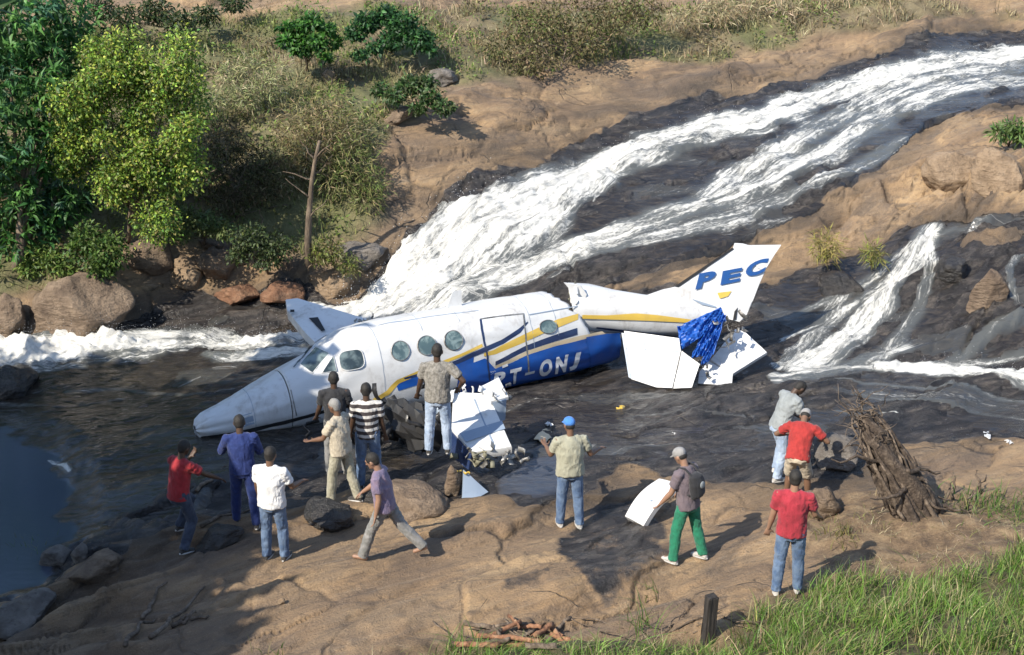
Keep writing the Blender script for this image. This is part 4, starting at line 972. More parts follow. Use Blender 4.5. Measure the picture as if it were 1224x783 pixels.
        put('brim', fuse('brim', br, .008, 2, .6), cap, root)
        h = fuse('hair', [el_ball(hd(0, -.035, -.012), (.074, .064, .06), Hm)], .011, 2, .5); put('hair', h, hair)
    for s_ in (-1, 1):
        v, f = el_ball(hd(s_ * .030, .083, .012), (.012, .008, .007), Hm, 8); put('eye', mesh_py('eye', v, f, True), M_EYE)
    v, f = el_ball(hd(0, .083, -.052), (.022, .008, .006), Hm, 8); put('mouth', mesh_py('mouth', v, f, True), M_LIP)
    # ---- shirt
    L = loose
    if shirt is not None:
        els = [el_loft([ring(-.075, .178 * L, .128 * L), ring(.02, .176 * L, .128 * L), ring(.14, .165 * L, .122 * L), ring(.28, .176 * L, .126 * L), ring(.40, .182, .118), ring(.46, .155, .096), ring(.505, .09, .078), ring(.53, .066, .062)], 24), el_capsule(tor(-.165, 0, .448), tor(-.05, 0, .482), .066, .06), el_capsule(tor(.165, 0, .448), tor(.05, 0, .482), .066, .06)]
        for sh, elb, wr, d2, side in A:
            if long_sleeve: els += [el_capsule(sh, elb, .072, .058), el_capsule(elb, wr - d2 * .02, .057, .044)]
            else:
                en = sh + (elb - sh) * sleeve * 1.25; dd = (elb - sh) / np.linalg.norm(elb - sh)
                a1 = np.cross(dd, np.array([0, 1., 0.1])); a1 /= np.linalg.norm(a1); a2 = np.cross(dd, a1)
                els += [el_loft([(sh - dd * .03, a1 * .068, a2 * .068), (sh + dd * .06, a1 * .070, a2 * .070), (en, a1 * .066, a2 * .068)], 14)]
        put('shirt', fuse('shirt', els, .0125, 8, .5, .015, seed), shirt)
    # ---- trousers
    if pants is not None:
        els = [el_loft([ring(-.13, .10, .10), ring(-.07, .155, .114), ring(.03, .150, .110), ring(.09, .142, .104)], 22)]
        for h0, k, a, r in J:
            if shorts: e = h0 + (k - h0) * .92; els += [el_capsule(h0, e, .098, .088)]
            else:
                lo = a + (a - k) * .06
                dd = (a - k) / np.linalg.norm(a - k); a1 = np.array([1., 0, 0]); a2 = np.cross(dd, a1); a2 /= np.linalg.norm(a2)
                els += [el_capsule(h0, k, .100, .074), el_loft([(k - dd * .05, a1 * .073, a2 * .073), (k + (a - k) * .35, a1 * .072, a2 * .075), (k + (a - k) * .8, a1 * .062, a2 * .068), (lo, a1 * .060, a2 * .074)], 16)]
        put('trousers', fuse('trousers', els, .0125, 4, .5, .013, seed + 5), pants)
    if belt:
        v, f = el_loft([ring(.075, .166, .122), ring(.11, .164, .120)], 24); put('belt', mesh_py('belt', v, f, True), C_BELT)
    if not bare:
        for h0, k, a, r in J:
            ft = np.array([0, math.cos(r * .35), math.sin(r * .35)]); u_ = np.array([0, -ft[2], ft[1]]); x_ = np.array([1., 0, 0]); g = a - u_ * .085
            els = [el_loft([(g + ft * (-.075), x_ * .02, u_ * .02), (g - ft * .065 + u_ * .035, x_ * .036, u_ * .036), (g + u_ * .045, x_ * .042, u_ * .048), (g + ft * .06 + u_ * .04, x_ * .044, u_ * .042), (g + ft * .13 + u_ * .03, x_ * .046, u_ * .03), (g + ft * .18 + u_ * .024, x_ * .036, u_ * .022), (g + ft * .2 + u_ * .02, x_ * .015, u_ * .012)], 14)]
            so = put('shoe', fuse('shoe', els, .010, 2, .6), shoes)
            v, f = el_loft([(g + u_ * .0 + ft * .06, x_ * .046, ft * .142), (g + u_ * .022 + ft * .06, x_ * .046, ft * .142)], 20); put('sole', mesh_py('sole', v, f, True), C_SOLE, so)
    if backpack:
        els = [el_loft([ring(.10, .115, .05, -.16), ring(.14, .135, .075, -.17), ring(.30, .14, .085, -.175), ring(.42, .12, .07, -.16), ring(.46, .07, .03, -.15)], 18)]
        bp = put('backpack', fuse('backpack', els, .013, 3, .5, .01, 3), C_BLACK)
        for s_ in (-1, 1):
            pts = [tor(s_ * .09, -.15, .44), tor(s_ * .10, -.06, .535), tor(s_ * .105, .06, .53), tor(s_ * .11, .125, .40), tor(s_ * .13, .1, .2), tor(s_ * .12, -.12, .16)]
            els = [el_capsule(a, b, .016, .016, 8) for a, b in zip(pts[:-1], pts[1:])]; put('strap', fuse('strap', els, .01, 1, .5), C_BLACK, bp)
        v, f = el_ball(tor(0, -.265, .30), (.055, .012, .05), Tm, 12); put('emblem', mesh_py('emblem', v, f, True), C_LGREY, bp)
    return root, A, S, hd
def W(u, v): return G(u, v)
def foot_at(u, v, dz=0.0):
    p = G(u, v); return np.array([p[0], p[1], float(ground(p[0], p[1])[0]) + dz - .005])
person('person in red T-shirt and dark jeans raising both arms on shaded rocks', foot_at(219, 656, .05), -35, 1.70, 12, 0, (8, 0), ((34, 10, 112, 34), (48, 14, 8, 6)), ((52, 9, 82), (12, 7, 44)), SK_D, C_RED, C_JEAND, C_SHOED, seed=11)
person('person in royal blue coveralls standing by the aircraft nose', foot_at(295, 628), 8, 1.72, 5, 0, (10, 0), ((25, 22, 60, 30), (18, 14, 55, 25)), ((8, 5, 6), (-8, 6, 6)), SK_D, C_COVER, C_COVER, C_SHOED, long_sleeve=True, seed=12, build=1.05)
person('person in white T-shirt and blue jeans with close-cropped hair, standing on dry rock', foot_at(330, 668), -15, 1.74, 2, 0, (6, 0), ((10, 10, 18, 0), (20, 16, 62, 10)), ((2, 4, 4), (8, 3, 10)), SK_M, C_WHITE, C_JEAN, C_SHOED, seed=13, build=1.06, loose=1.08)
person('person in black T-shirt and dark trousers half hidden behind the man in beige', foot_at(404, 566), 5, 1.74, 3, 0, (4, 0), ((10, 14, 25, 0), (6, 14, 25, 0)), ((0, 4, 2), (0, 4, 2)), SK_D, C_BLACK, C_GREYT, C_SHOED, seed=14)
person('person with grey hair in loose beige shirt and khaki trousers, seen side-on', foot_at(412, 600), 62, 1.72, 4, 0, (8, 0), ((28, 8, 40, 15), (22, 8, 42, 10)), ((14, 3, 8), (-10, 3, 6)), SK_M, C_BEIGE, C_KHAKI, C_SHOED, hair=M_GHAIR, seed=15, loose=1.12)
person('person in black and white striped T-shirt and jeans facing the cabin', foot_at(442, 582), 4, 1.74, 2, 0, (4, 0), ((8, 9, 10, 0), (4, 9, 8, 0)), ((0, 4, 2), (3, 4, 4)), SK_D, C_STRIPE, C_JEAN, C_SHOED, seed=16)
person('person in faded purple T-shirt and grey trousers striding barefoot across the rock', foot_at(470, 668), 80, 1.70, 8, 0, (18, 0), ((-8, 8, 18, 0), (26, 8, 25, 5)), ((26, 2, 8), (-30, 2, 14)), SK_L, C_PURPLE, C_GREYT, seed=17, bare=True, loose=1.1)
p8 = Z(524, 541, .60)
person('person in mottled grey T-shirt and light jeans standing on the wing root, hand on hip', p8, -4, 1.80, 3, 0, (5, 0), ((10, 14, 14, 0), (-18, 44, 62, 62)), ((0, 5, 3), (6, 4, 8)), SK_D, C_CAMO, C_JEANL, C_SHOED, seed=18, build=1.08)
person('person in bright blue cap, olive T-shirt and jeans with both forearms raised', foot_at(681, 629), 12, 1.74, 3, 0, (8, 10), ((24, 14, 72, 10), (4, 26, 80, -20)), ((4, 4, 4), (-4, 4, 4)), SK_M, C_OLIVE, C_JEAN, C_SHOE, cap=C_CAPB, seed=19, build=1.08, loose=1.1)
person('person in green trousers and grey cap with a black backpack', foot_at(822, 670), 48, 1.72, 8, 0, (22, 0), ((14, 10, 22, 5), (16, 10, 24, 5)), ((10, 9, 10), (-8, 9, 6)), SK_L, C_MAUVE, C_GREEN, C_SHOE, cap=C_CAPG, backpack=True, seed=20, loose=1.08)
person('person in light grey T-shirt and pale jeans bending forward beside the man in red', foot_at(928, 570), -62, 1.74, 24, 0, (34, 0), ((20, 8, 30, 8), (14, 8, 22, 8)), ((22, 4, 28), (2, 4, 16)), SK_D, C_LGREY, C_JEANL, C_SHOE, seed=21)
person('person in bright red T-shirt, pale cap and beige shorts stooping with hands on hips', foot_at(952, 598), -22, 1.70, 34, 0, (30, 0), ((6, 48, 62, 70), (6, 48, 62, 70)), ((26, 7, 20), (26, 7, 20)), SK_M, C_RED2, C_SHORT, C_SHOE, cap=C_CAPG, shorts=True, seed=22, build=1.05)
person('person in crimson T-shirt and blue jeans standing at the edge of the grass', foot_at(940, 708), -12, 1.74, 1, 0, (8, 0), ((4, 10, 10, 0), (16, 18, 40, 5)), ((-2, 4, 2), (8, 4, 6)), SK_L, C_RED3, C_JEAN, C_SHOE, seed=23, build=1.06, belt=True, hair=M_HAIR)
# ------------------------------------------------------------------ leaves, twigs and tubes
def leaf_mat(name, rough=.5, trans=.25, gloss=.4):
    t = NT(name); c = t.attr('tint', 'Color'); p = t.coord('Object')
    cc = c
    tr = t.n('ShaderNodeBsdfTranslucent'); t.l(cc, tr.inputs[0]); mx = t.n('ShaderNodeMixShader'); mx.inputs[0].default_value = trans
    t.set(color=cc, rough=rough, spec=gloss); t.l(t.b.outputs[0], mx.inputs[1]); t.l(tr.outputs[0], mx.inputs[2]); t.l(mx.outputs[0], t.out.inputs[0])
    return t.m
M_LEAF = leaf_mat('leaf', .5, .38); M_STRAW = leaf_mat('straw', .8, .15, .15)
t = NT('bark'); p = t.coord('Object')
M_BARK = t.set(color=t.ramp(t.noise(t.mapping(p, scale=(1, 1, .25)), 16, 5), [(.3, (.05, .036, .025)), (.55, (.15, .11, .075)), (.8, (.30, .235, .17))]), rough=.9, normal=t.bump(t.noise(t.mapping(p, scale=(1, 1, .2)), 22, 4), .8, .03))
t = NT('dead_wood'); p = t.coord('Object')
M_DEAD = t.set(color=t.ramp(t.noise(p, 10, 6, .65), [(.3, (.035, .026, .019)), (.5, (.12, .088, .062)), (.7, (.25, .195, .145)), (.85, (.38, .31, .24))]), rough=.9, normal=t.bump(t.noise(p, 26, 4), .8, .025))
t = NT('dark_root'); p = t.coord('Object')
M_ROOT = t.set(color=t.ramp(t.noise(p, 12, 6, .7), [(.3, (.018, .013, .010)), (.5, (.07, .05, .036)), (.7, (.17, .13, .095)), (.85, (.32, .26, .2))]), rough=.95, normal=t.bump(t.noise(p, 30, 4), 1.0, .03))
t = NT('red_bark'); p = t.coord('Object')
M_REDBARK = t.set(color=t.ramp(t.noise(p, 9, 6, .65), [(.3, (.09, .04, .025)), (.55, (.30, .15, .08)), (.8, (.42, .30, .19))]), rough=.9, normal=t.bump(t.noise(p, 30, 4), .8, .02))
def unit(a): return a / (np.linalg.norm(a, axis=-1, keepdims=True) + 1e-9)
def leaves(name, P, L, Wd, D, N, tint, mat, parent=None, fold=.18, droop=.15, **props):
    """one bent two-quad leaf per row: P base, D direction, N face normal"""
    n = len(P); D = unit(D); S = unit(np.cross(D, N)); N = unit(np.cross(S, D)); L = np.broadcast_to(np.asarray(L, float).reshape(-1, 1), (n, 1)); Wd = np.broadcast_to(np.asarray(Wd, float).reshape(-1, 1), (n, 1))
    b = P; m = P + D * L * .5 + N * L * .06; tip = P + D * L - N * L * droop
    l = m - S * Wd * .5 + N * Wd * fold; r = m + S * Wd * .5 + N * Wd * fold
    V = np.stack([b, l, m, r, tip], 1).reshape(-1, 3); i = np.arange(n)[:, None] * 5
    F = np.concatenate([i + np.array([[0, 2, 1]]), i + np.array([[0, 3, 2]]), i + np.array([[1, 2, 4]]), i + np.array([[2, 3, 4]])])
    C = np.repeat(np.c_[tint, np.ones(n)], 5, 0)
    me = mesh_np(name, V, F, False, {'tint': ('FLOAT_COLOR', C)})
    return new_obj(name, me, mat, parent, **props)
def blades(name, P, H, Wd, lean, tint, mat, parent=None, seg=3, **props):
    """grass blades: lean is a horizontal vector by which the tip moves"""
    n = len(P); az = rng.uniform(0, 2 * math.pi, n); S = np.stack([np.cos(az), np.sin(az), 0 * az], -1)
    V = []
    for k in range(seg + 1):
        s = k / seg; c = P + np.array([0, 0, 1.]) * (H * (s - .25 * s * s * np.clip(np.linalg.norm(lean, axis=1) / (H + 1e-6), 0, 1.5)))[:, None] + lean * (s ** 1.8)[:, None] if False else P + np.stack([lean[:, 0] * s ** 1.8, lean[:, 1] * s ** 1.8, H * (s - .22 * s * s * np.clip(np.linalg.norm(lean, axis=1) / (H + 1e-6), 0, 1.8))], -1)
        w = (Wd * (1 - s) ** .7 * .5)[:, None] if k < seg else (Wd * .04)[:, None]
        V += [c - S * w, c + S * w]
    V = np.stack(V, 1).reshape(-1, 3); m = 2 * (seg + 1); i = np.arange(n)[:, None] * m
    F = np.concatenate([i + np.array([[2 * k, 2 * k + 1, 2 * k + 3, 2 * k + 2]]) for k in range(seg)])
    C = np.repeat(np.c_[tint, np.ones(n)], m, 0)
    return new_obj(name, mesh_np(name, V, F, False, {'tint': ('FLOAT_COLOR', C)}), mat, parent, **props)
def tints(n, cols, jitter=.25, seed=0):
    r = np.random.default_rng(seed); c = np.array(cols)[r.integers(0, len(cols), n)]
    return np.clip(c * (1 + r.normal(size=(n, 1)) * jitter) * (1 + r.normal(size=(n, 3)) * .06), .004, 1)
def tube(path, rad, seg=7, wob=.0, r=None):
    path = np.array(path, float); V = []; n = len(path)
    rad = np.interp(np.linspace(0, 1, n), np.linspace(0, 1, len(rad)), rad)
    for i in range(n):
        d = unit(path[min(i + 1, n - 1)] - path[max(i - 1, 0)]); a = np.array([0, 0, 1.]) if abs(d[2]) < .8 else np.array([1., 0, 0]); s = unit(np.cross(d, a)); q = np.cross(d, s); th = np.linspace(0, 2 * math.pi, seg, endpoint=False)
        rr = rad[i] * (1 + (wob * np.sin(th * 3 + i * .7) if wob else 0))
        V.append(path[i] + np.cos(th)[:, None] * s * np.reshape(rr, (-1, 1)) + np.sin(th)[:, None] * q * np.reshape(rr, (-1, 1)))
    return np.concatenate(V), tube_faces(n, seg) + [tuple(range(seg))[::-1], tuple(range((n - 1) * seg, n * seg))]
def wander(a, b, n, amp, r):
    a = np.array(a, float); b = np.array(b, float); t_ = np.linspace(0, 1, n)[:, None]; w = np.cumsum(r.normal(size=(n, 3)), 0) * amp
    w = w - w[0] - t_ * (w[-1] - w[0]); return a + (b - a) * t_ + w
def join_tubes(name, tubes, mat, parent=None, base=None, **props):
    V = []; F = []; b = 0
    for v, f in tubes:
        V.append(v); F += [tuple(i + b for i in q) for q in f]; b += len(v)
    V = np.concatenate(V)
    if base is not None: V = V - np.array(base)
    return new_obj(name, mesh_py(name, V, F, True), mat, parent, **props)
def crown_points(clumps, n, r, shell=.55):
    """points in a set of ellipsoids (centre, radii), denser near their surface; also outward vectors"""
    vol = np.array([c[1][0] * c[1][1] * c[1][2] for c in clumps]) ** .75; k = r.choice(len(clumps), n, p=vol / vol.sum())
    d = unit(r.normal(size=(n, 3))); rad = r.uniform(shell, 1.05, n) ** .8 + np.abs(r.normal(size=n)) * .2
    ctr = np.array([c[0] for c in clumps])[k]; rr = np.array([c[1] for c in clumps])[k]
    return ctr + d * rr * rad[:, None], d
def px_clumps(lst):                      # (u, v, Y, radius px, depth factor, flat) -> ellipsoids
    out = []
    for u, v, y, rp, fl in lst:
        p = at_y(u, v, y); dep = p[1] * CP + (CAMZ - p[2]) * SP; m = rp * dep / FPX; out.append((p, (m, m, m * fl)))
    return out
def plant(name, label, cat, clumps, n, L, Wd, cols, base, seed, trunk_r=.05, limbs=6, group=None, droop=.25, up=.3, mat=None, jitter=.28, shell=.5, rosette=0, bark=None):
    r = np.random.default_rng(seed); base = np.array(base, float)
    root = empty(name, tuple(base), label=label, category=cat)
    if group: root['group'] = group
    if rosette:
        c, d = crown_points(clumps, n // rosette, r, shell); P = np.repeat(c, rosette, 0); n = len(P)
        D = unit(np.repeat(unit(d + np.array([0, 0, .5])), rosette, 0) * .5 + unit(r.normal(size=(n, 3))) * .9 + np.array([0, 0, -droop])); tn = np.repeat(tints(len(c), cols, jitter, seed), rosette, 0)
    else:
        P, d = crown_points(clumps, n, r, shell); D = unit(d * .6 + r.normal(size=(n, 3)) * .7 + np.array([0, 0, -droop])); tn = tints(n, cols, jitter, seed)
    N = unit(r.normal(size=(n, 3)) * .6 + np.array([-.25, -.25, up + .5]))
    leaves('crown', P - base, L * r.uniform(.45, 1.45, n), Wd * r.uniform(.55, 1.35, n), D, N, tn, mat or M_LEAF, root, kind='stuff')
    tb = []; top = np.mean([c[0] for c in clumps], 0)
    path = wander(base - np.array([0, 0, .25]), base + (top - base) * .75, 8, trunk_r * .5, r); tb.append(tube(path, (trunk_r, trunk_r * .55), 8, .1))
    join_tubes('trunk', tb, bark or M_BARK, root, base)
    for k in range(limbs):
        c = clumps[k % len(clumps)]; a = path[r.integers(2, 7)]; b_ = c[0] + r.normal(size=3) * np.array(c[1]) * .4
        join_tubes('limb', [tube(wander(a, b_, 6, trunk_r * .5, r), (trunk_r * .45, trunk_r * .12), 6)], bark or M_BARK, root, base)
    return root
def gz(x, y): return float(ground(np.array([x]), np.array([y]))[0])

# ---- off to the left, the big tree whose shade falls on nose, pool and rocks
r_ = np.random.default_rng(40)
sh_c = [((-15.2 + r_.normal() * 1.0, 11.6 + r_.normal() * 1.0, 7.6 + r_.normal() * .8), (2.6, 2.6, 1.8)) for _ in range(5)] + [((-12.2, 11.2, 7.0), (2.2, 2.4, 1.4)), ((-17.0, 15.5, 7.5), (2.6, 2.4, 1.6)), ((-12.4, 14.2, 7.2), (2.3, 2.0, 1.3)), ((-13.0, 8.0, 6.4), (2.4, 2.4, 1.5)), ((-13.5, 5.4, 6.4), (2.6, 2.4, 1.5)), ((-14.8, 14.6, 7.2), (2.2, 1.9, 1.4)), ((-15.6, 9, 7), (2.6, 2.6, 1.5)), ((-10.6, 15.4, 7.1), (1.5, 1.4, .9)), ((-9.7, 17.5, 7.2), (1.3, .9, .7)), ((-9.1, 19.3, 7.3), (1.2, .9, .7)), ((-11.2, 9.8, 6.5), (1.7, 1.6, 1.0)), ((-11.2, 7.6, 6.3), (1.7, 1.6, 1.0)), ((-11.6, 5.4, 6.2), (1.7, 1.6, 1.0))]
plant('shade_tree', 'broad leafy tree on the near left bank shading the pool', 'tree', sh_c, 26000, .6, .38, [(.05, .11, .025), (.035, .085, .02)], (-15.2, 11.5, gz(-15.2, 11.5)), 41, .28, 8)

# ---- left bank trees and shrubs
def onhill(u, v): return G(u, v)
b = onhill(20, 318)
cl = px_clumps([(u_, v_, y_ + 2.6, r_p, f_l) for u_, v_, y_, r_p, f_l in [(15, 20, 25.6, 60, .8), (75, 30, 26.2, 45, .8), (30, 90, 25.2, 60, .8), (85, 105, 25.8, 38, .9), (15, 160, 25.0, 55, .8), (60, 170, 25.2, 45, .8), (95, 185, 25.8, 28, .8), (20, 230, 25.2, 48, .7), (62, 248, 25.4, 34, .7), (-60, 60, 25.6, 80, .9), (-70, 180, 25.0, 75, .9), (20, 300, 25.8, 30, .7), (-50, 290, 24.8, 50, .7)]])
plant('broadleaf_tree', 'dark green tree with drooping long leaves above the left bank', 'tree', cl + px_clumps([(40, 285, 27.6, 34, .8), (88, 235, 28.0, 26, .8), (10, 325, 27.4, 30, .7), (70, 320, 27.5, 20, .8), (100, 60, 28.6, 28, .9), (105, 150, 28.4, 24, .9)]), 17000, .235, .066, [(.06, .16, .035), (.085, .21, .05), (.04, .11, .03), (.13, .28, .07), (.06, .15, .075)], b, 50, .13, 10, droop=.55, rosette=8, shell=.25)
b = onhill(150, 285)
rq = np.random.default_rng(77)
cl = px_clumps([(165 + 85 * math.sqrt(k / 34) * math.cos(k * 2.4) + rq.normal() * 9, 150 + 105 * math.sqrt(k / 34) * math.sin(k * 2.4) + rq.normal() * 9, 27.2 + rq.normal() * .35, rq.uniform(14, 29), rq.uniform(.7, 1.2)) for k in range(34)] + [(115, 62, 27.6, 22, .8), (150, 50, 27.6, 20, .8), (135, 90, 27.2, 26, .8)])
plant('yellow_green_tree', 'sunlit yellow-green bushy tree beside the dark broadleaf tree', 'tree', cl, 32000, .085, .05, [(.33, .43, .06), (.25, .38, .06), (.19, .31, .05), (.40, .44, .08), (.12, .22, .04), (.30, .28, .10), (.10, .18, .045)], b, 51, .05, 34, shell=.15, jitter=.4)
for lab, base_, cls, n, L, Wd, cols, sd in (
  ('small round bright green tree on the dry slope', (366, 82), [(342, 48, 33.6, 9, .7), (356, 34, 33.8, 10, .6), (372, 26, 33.8, 11, .6), (392, 34, 33.8, 9, .6), (402, 50, 33.8, 7, .7), (358, 58, 33.5, 10, .6), (380, 50, 33.4, 10, .6), (388, 68, 33.3, 7, .8), (340, 32, 33.8, 6, .6), (366, 44, 33.7, 8, .7)], 1900, .15, .08, [(.05, .14, .02), (.07, .18, .03), (.03, .09, .02)], 52),
  ('wide dark green bush on the upper slope', (470, 62), [(424, 40, 35, 10, .7), (440, 26, 35.2, 13, .7), (462, 20, 35.3, 14, .7), (482, 30, 34.9, 16, .7), (502, 46, 34.6, 14, .8), (470, 48, 34.6, 14, .6), (448, 56, 34.4, 10, .6), (515, 58, 34.3, 8, .8), (430, 66, 34, 9, .6)], 3200, .14, .075, [(.035, .10, .03), (.05, .14, .035), (.02, .06, .02)], 53),
  ('low green bush by the dark rock hollow', (500, 132), [(455, 108, 31.9, 9, .7), (472, 116, 31.5, 11, .6), (490, 102, 31.8, 13, .6), (510, 98, 31.9, 10, .6), (515, 116, 31.4, 12, .7), (530, 128, 31.2, 11, .6), (500, 130, 31.2, 9, .5)], 2200, .13, .06, [(.06, .12, .03), (.04, .09, .025), (.10, .13, .05)], 54),
  ('large dry brown shrub on the rim above the cascade', (660, 95), [(600, 55, 35.5, 26, .8), (640, 30, 36.5, 34, .8), (690, 25, 37, 36, .8), (735, 20, 37.5, 30, .9), (640, 72, 35, 26, .7), (700, 55, 36, 28, .7), (770, 8, 38, 24, .9)], 6500, .12, .045, [(.14, .11, .055), (.10, .085, .04), (.19, .15, .085), (.09, .10, .03)], 55),
  ('leafy green shrub at the water edge among the left boulders', (125, 335), [(105, 285, 26.9, 18, .9), (130, 300, 26.7, 20, 1.0), (120, 320, 26.6, 16, .9), (95, 300, 26.8, 14, .9)], 2400, .11, .055, [(.08, .15, .03), (.12, .18, .04), (.05, .10, .025)], 56),
  ('green leafy plant growing from the brown rock beside the waterfall', (1205, 172), [(1196, 158, 31.2, 10, .7), (1212, 154, 31.3, 12, .7), (1222, 162, 31.2, 11, .7)], 420, .22, .06, [(.10, .17, .04), (.14, .20, .06)], 57),
  ('yellow-green tuft of herbs below the bare slender trunk', (405, 318), [(395, 300, 27.5, 16, .9), (418, 318, 27.3, 12, .9), (380, 305, 27.4, 12, .9)], 1300, .12, .03, [(.17, .20, .04), (.12, .14, .04), (.20, .17, .08)], 58),
  ('green creeper on the rocks under the slender trunk', (320, 318), [(300, 285, 27.3, 20, .7), (330, 295, 27.3, 18, .7), (320, 310, 27.2, 16, .6), (285, 305, 27.2, 12, .7)], 1900, .10, .05, [(.06, .09, .03), (.09, .12, .04), (.04, .06, .025)], 59),
  ('pale green reeds thicket against the bare rock', (430, 245), [(420, 190, 29.6, 26, 1.1), (445, 220, 29.3, 18, 1.2), (400, 215, 29.3, 22, 1.0), (438, 240, 29.1, 16, .9)], 2600, .22, .022, [(.13, .16, .05), (.20, .20, .08), (.10, .14, .04), (.26, .22, .12)], 60),
  ('dry straw-coloured bush around the bare slender trunk', (385, 235), [(360, 150, 30.3, 30, 1.0), (395, 140, 30.3, 30, 1.0), (340, 180, 29.9, 22, 1.0), (380, 180, 29.7, 30, 1.0), (410, 165, 30.0, 26, 1.0), (345, 215, 29.5, 20, .9)], 5200, .17, .022, [(.25, .20, .10), (.18, .16, .07), (.14, .15, .05), (.30, .25, .15), (.12, .09, .05)], 61),
  ('dark green thicket added in place of the dark shaded hollow at the top of the slope', (200, 40), [(150, 20, 36, 16, .7), (185, 14, 37, 18, .7), (215, 24, 36, 16, .6), (245, 18, 37, 14, .7), (120, 10, 37, 16, .8), (280, 4, 38, 14, .6)], 2600, .15, .06, [(.04, .07, .02), (.03, .05, .018), (.07, .09, .03)], 65),  # added thicket, its dark leaves stand for a shaded area
  ('pale grey-green scrub on the open slope left of the round tree', (300, 130), [(275, 95, 32.2, 18, .9), (300, 85, 32.6, 20, .9), (320, 105, 32.0, 18, .9), (290, 118, 31.6, 18, .8), (335, 85, 32.6, 14, .9), (262, 120, 31.6, 14, .9)], 3200, .17, .02, [(.26, .27, .13), (.20, .23, .09), (.32, .28, .17)], 66),
  ('straw brush along the crest above the brown slab', (840, 36), [(820, 20, 39.5, 20, .6), (860, 14, 40, 22, .6), (900, 12, 40.5, 20, .6), (940, 18, 40.5, 18, .7), (980, 8, 41.5, 20, .8), (1030, 6, 42, 20, .8), (1070, 10, 42, 16, .8)], 4200, .28, .02, [(.34, .27, .16), (.26, .20, .11), (.40, .33, .21)], 67),
  ('fresh green shrub on the bank above the large rounded boulder', (60, 332), [(45, 305, 27.3, 15, .8), (65, 312, 27.1, 14, .8), (35, 322, 27.0, 14, .7), (78, 322, 26.9, 10, .8)], 1700, .11, .05, [(.13, .21, .05), (.20, .26, .06), (.08, .14, .035)], 68),
  ('leafy green shrub above the blocky boulders', (245, 285), [(225, 262, 28.2, 14, .8), (248, 268, 28.0, 15, .8), (215, 280, 27.8, 11, .8), (268, 276, 27.8, 11, .8)], 1700, .11, .045, [(.12, .17, .05), (.17, .20, .07), (.08, .11, .035)], 69),
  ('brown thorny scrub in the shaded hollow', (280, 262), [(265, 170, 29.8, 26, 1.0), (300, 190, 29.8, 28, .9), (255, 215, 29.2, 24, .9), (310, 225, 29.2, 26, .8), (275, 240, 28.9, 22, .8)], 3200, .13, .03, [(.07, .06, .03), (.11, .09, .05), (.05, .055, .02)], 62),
  ('small tuft of green grass on the brown rock by the thin fall', (1045, 312), [(1042, 300, 27.6, 10, 1.0), (1048, 308, 27.5, 8, .8)], 260, .22, .02, [(.16, .18, .04), (.22, .20, .07)], 63),
  ('yellowed tuft of grass on the brown rock behind the tail fin', (988, 308), [(985, 290, 27.9, 15, 1.0), (992, 300, 27.8, 12, .9)], 420, .25, .02, [(.26, .22, .07), (.20, .18, .06)], 64)):
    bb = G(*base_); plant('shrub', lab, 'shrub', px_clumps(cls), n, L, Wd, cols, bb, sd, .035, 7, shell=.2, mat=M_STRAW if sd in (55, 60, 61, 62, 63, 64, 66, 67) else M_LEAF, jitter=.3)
# the bare slender trunk
r_ = np.random.default_rng(70)
b = G(369, 312); st = empty('slender_tree', tuple(b), label='bare slender pale trunk leaning over the left bank', category='tree')
pth = [at_y(u, v, 27.4) for u, v in ((369, 318), (368, 288), (369, 262), (371, 238), (373, 215), (377, 190), (382, 168))]
join_tubes('trunk', [tube(pth, (.085, .03), 9, .08)], M_BARK, st, b)
for (i, du, dv) in ((3, -30, -25), (4, 25, -30), (4, -35, -10), (5, 20, -20), (5, -18, -22), (2, 22, -24)):
    u0, v0 = ((369, 318), (368, 288), (369, 262), (371, 238), (373, 215), (377, 190), (382, 168))[i]
    join_tubes('branch', [tube(wander(pth[i], at_y(u0 + du, v0 + dv, 27.3 + r_.normal() * .2), 6, .02, r_), (.022, .006), 5)], M_BARK, st, b)
# tangle of dead branches in the hollow
for k in range(22):
    u, v = r_.uniform(225, 345), r_.uniform(205, 290); a = G(u, v); bq = a + np.array([r_.normal() * .7, r_.normal() * .4, r_.uniform(.05, .7)])
    new = join_tubes('dead_branch', [tube(wander(a + np.array([0, 0, .05]), bq, 7, .05, r_), (.022, .007), 5)], M_DEAD, None, None, label='grey dead branch lying in the shaded hollow of the left bank', category='branch', group='dead branches in the hollow')
# dry grass and litter over the hillside
def scatter(n, box, cond, seed):
    r = np.random.default_rng(seed); P = []
    x0, x1, y0, y1 = box; x = r.uniform(x0, x1, n * 3); y = r.uniform(y0, y1, n * 3)
    u = CU + FPX * x / (y * CP + CAMZ * SP * .8); ok = (np.abs(u - 612) < 820)
    x, y = x[ok], y[ok]; H = ground(x, y, True); m = cond(H, x, y, r); x, y, h = x[m][:n], y[m][:n], H[0][m][:n]
    return np.stack([x, y, h], -1)
P = scatter(80000, (-30, 28, 26.5, 58), lambda H, x, y, r: (H[5] > .5) & (r.uniform(size=len(x)) < smooth(.30, .55, .5 + fbm(x, y, 1.6, 3, 300))) , 80)
r_ = np.random.default_rng(81); n = len(P); mixg = smooth(-.1, .25, fbm(P[:, 0], P[:, 1], 3.0, 2, 301) + .2 * (P[:, 0] < -3))[:, None]
tn = tints(n, [(.36, .30, .18), (.27, .22, .12), (.42, .35, .22), (.20, .16, .09)], .25, 82) * (1 - mixg) + tints(n, [(.20, .23, .08), (.27, .28, .12), (.15, .19, .06)], .25, 83) * mixg
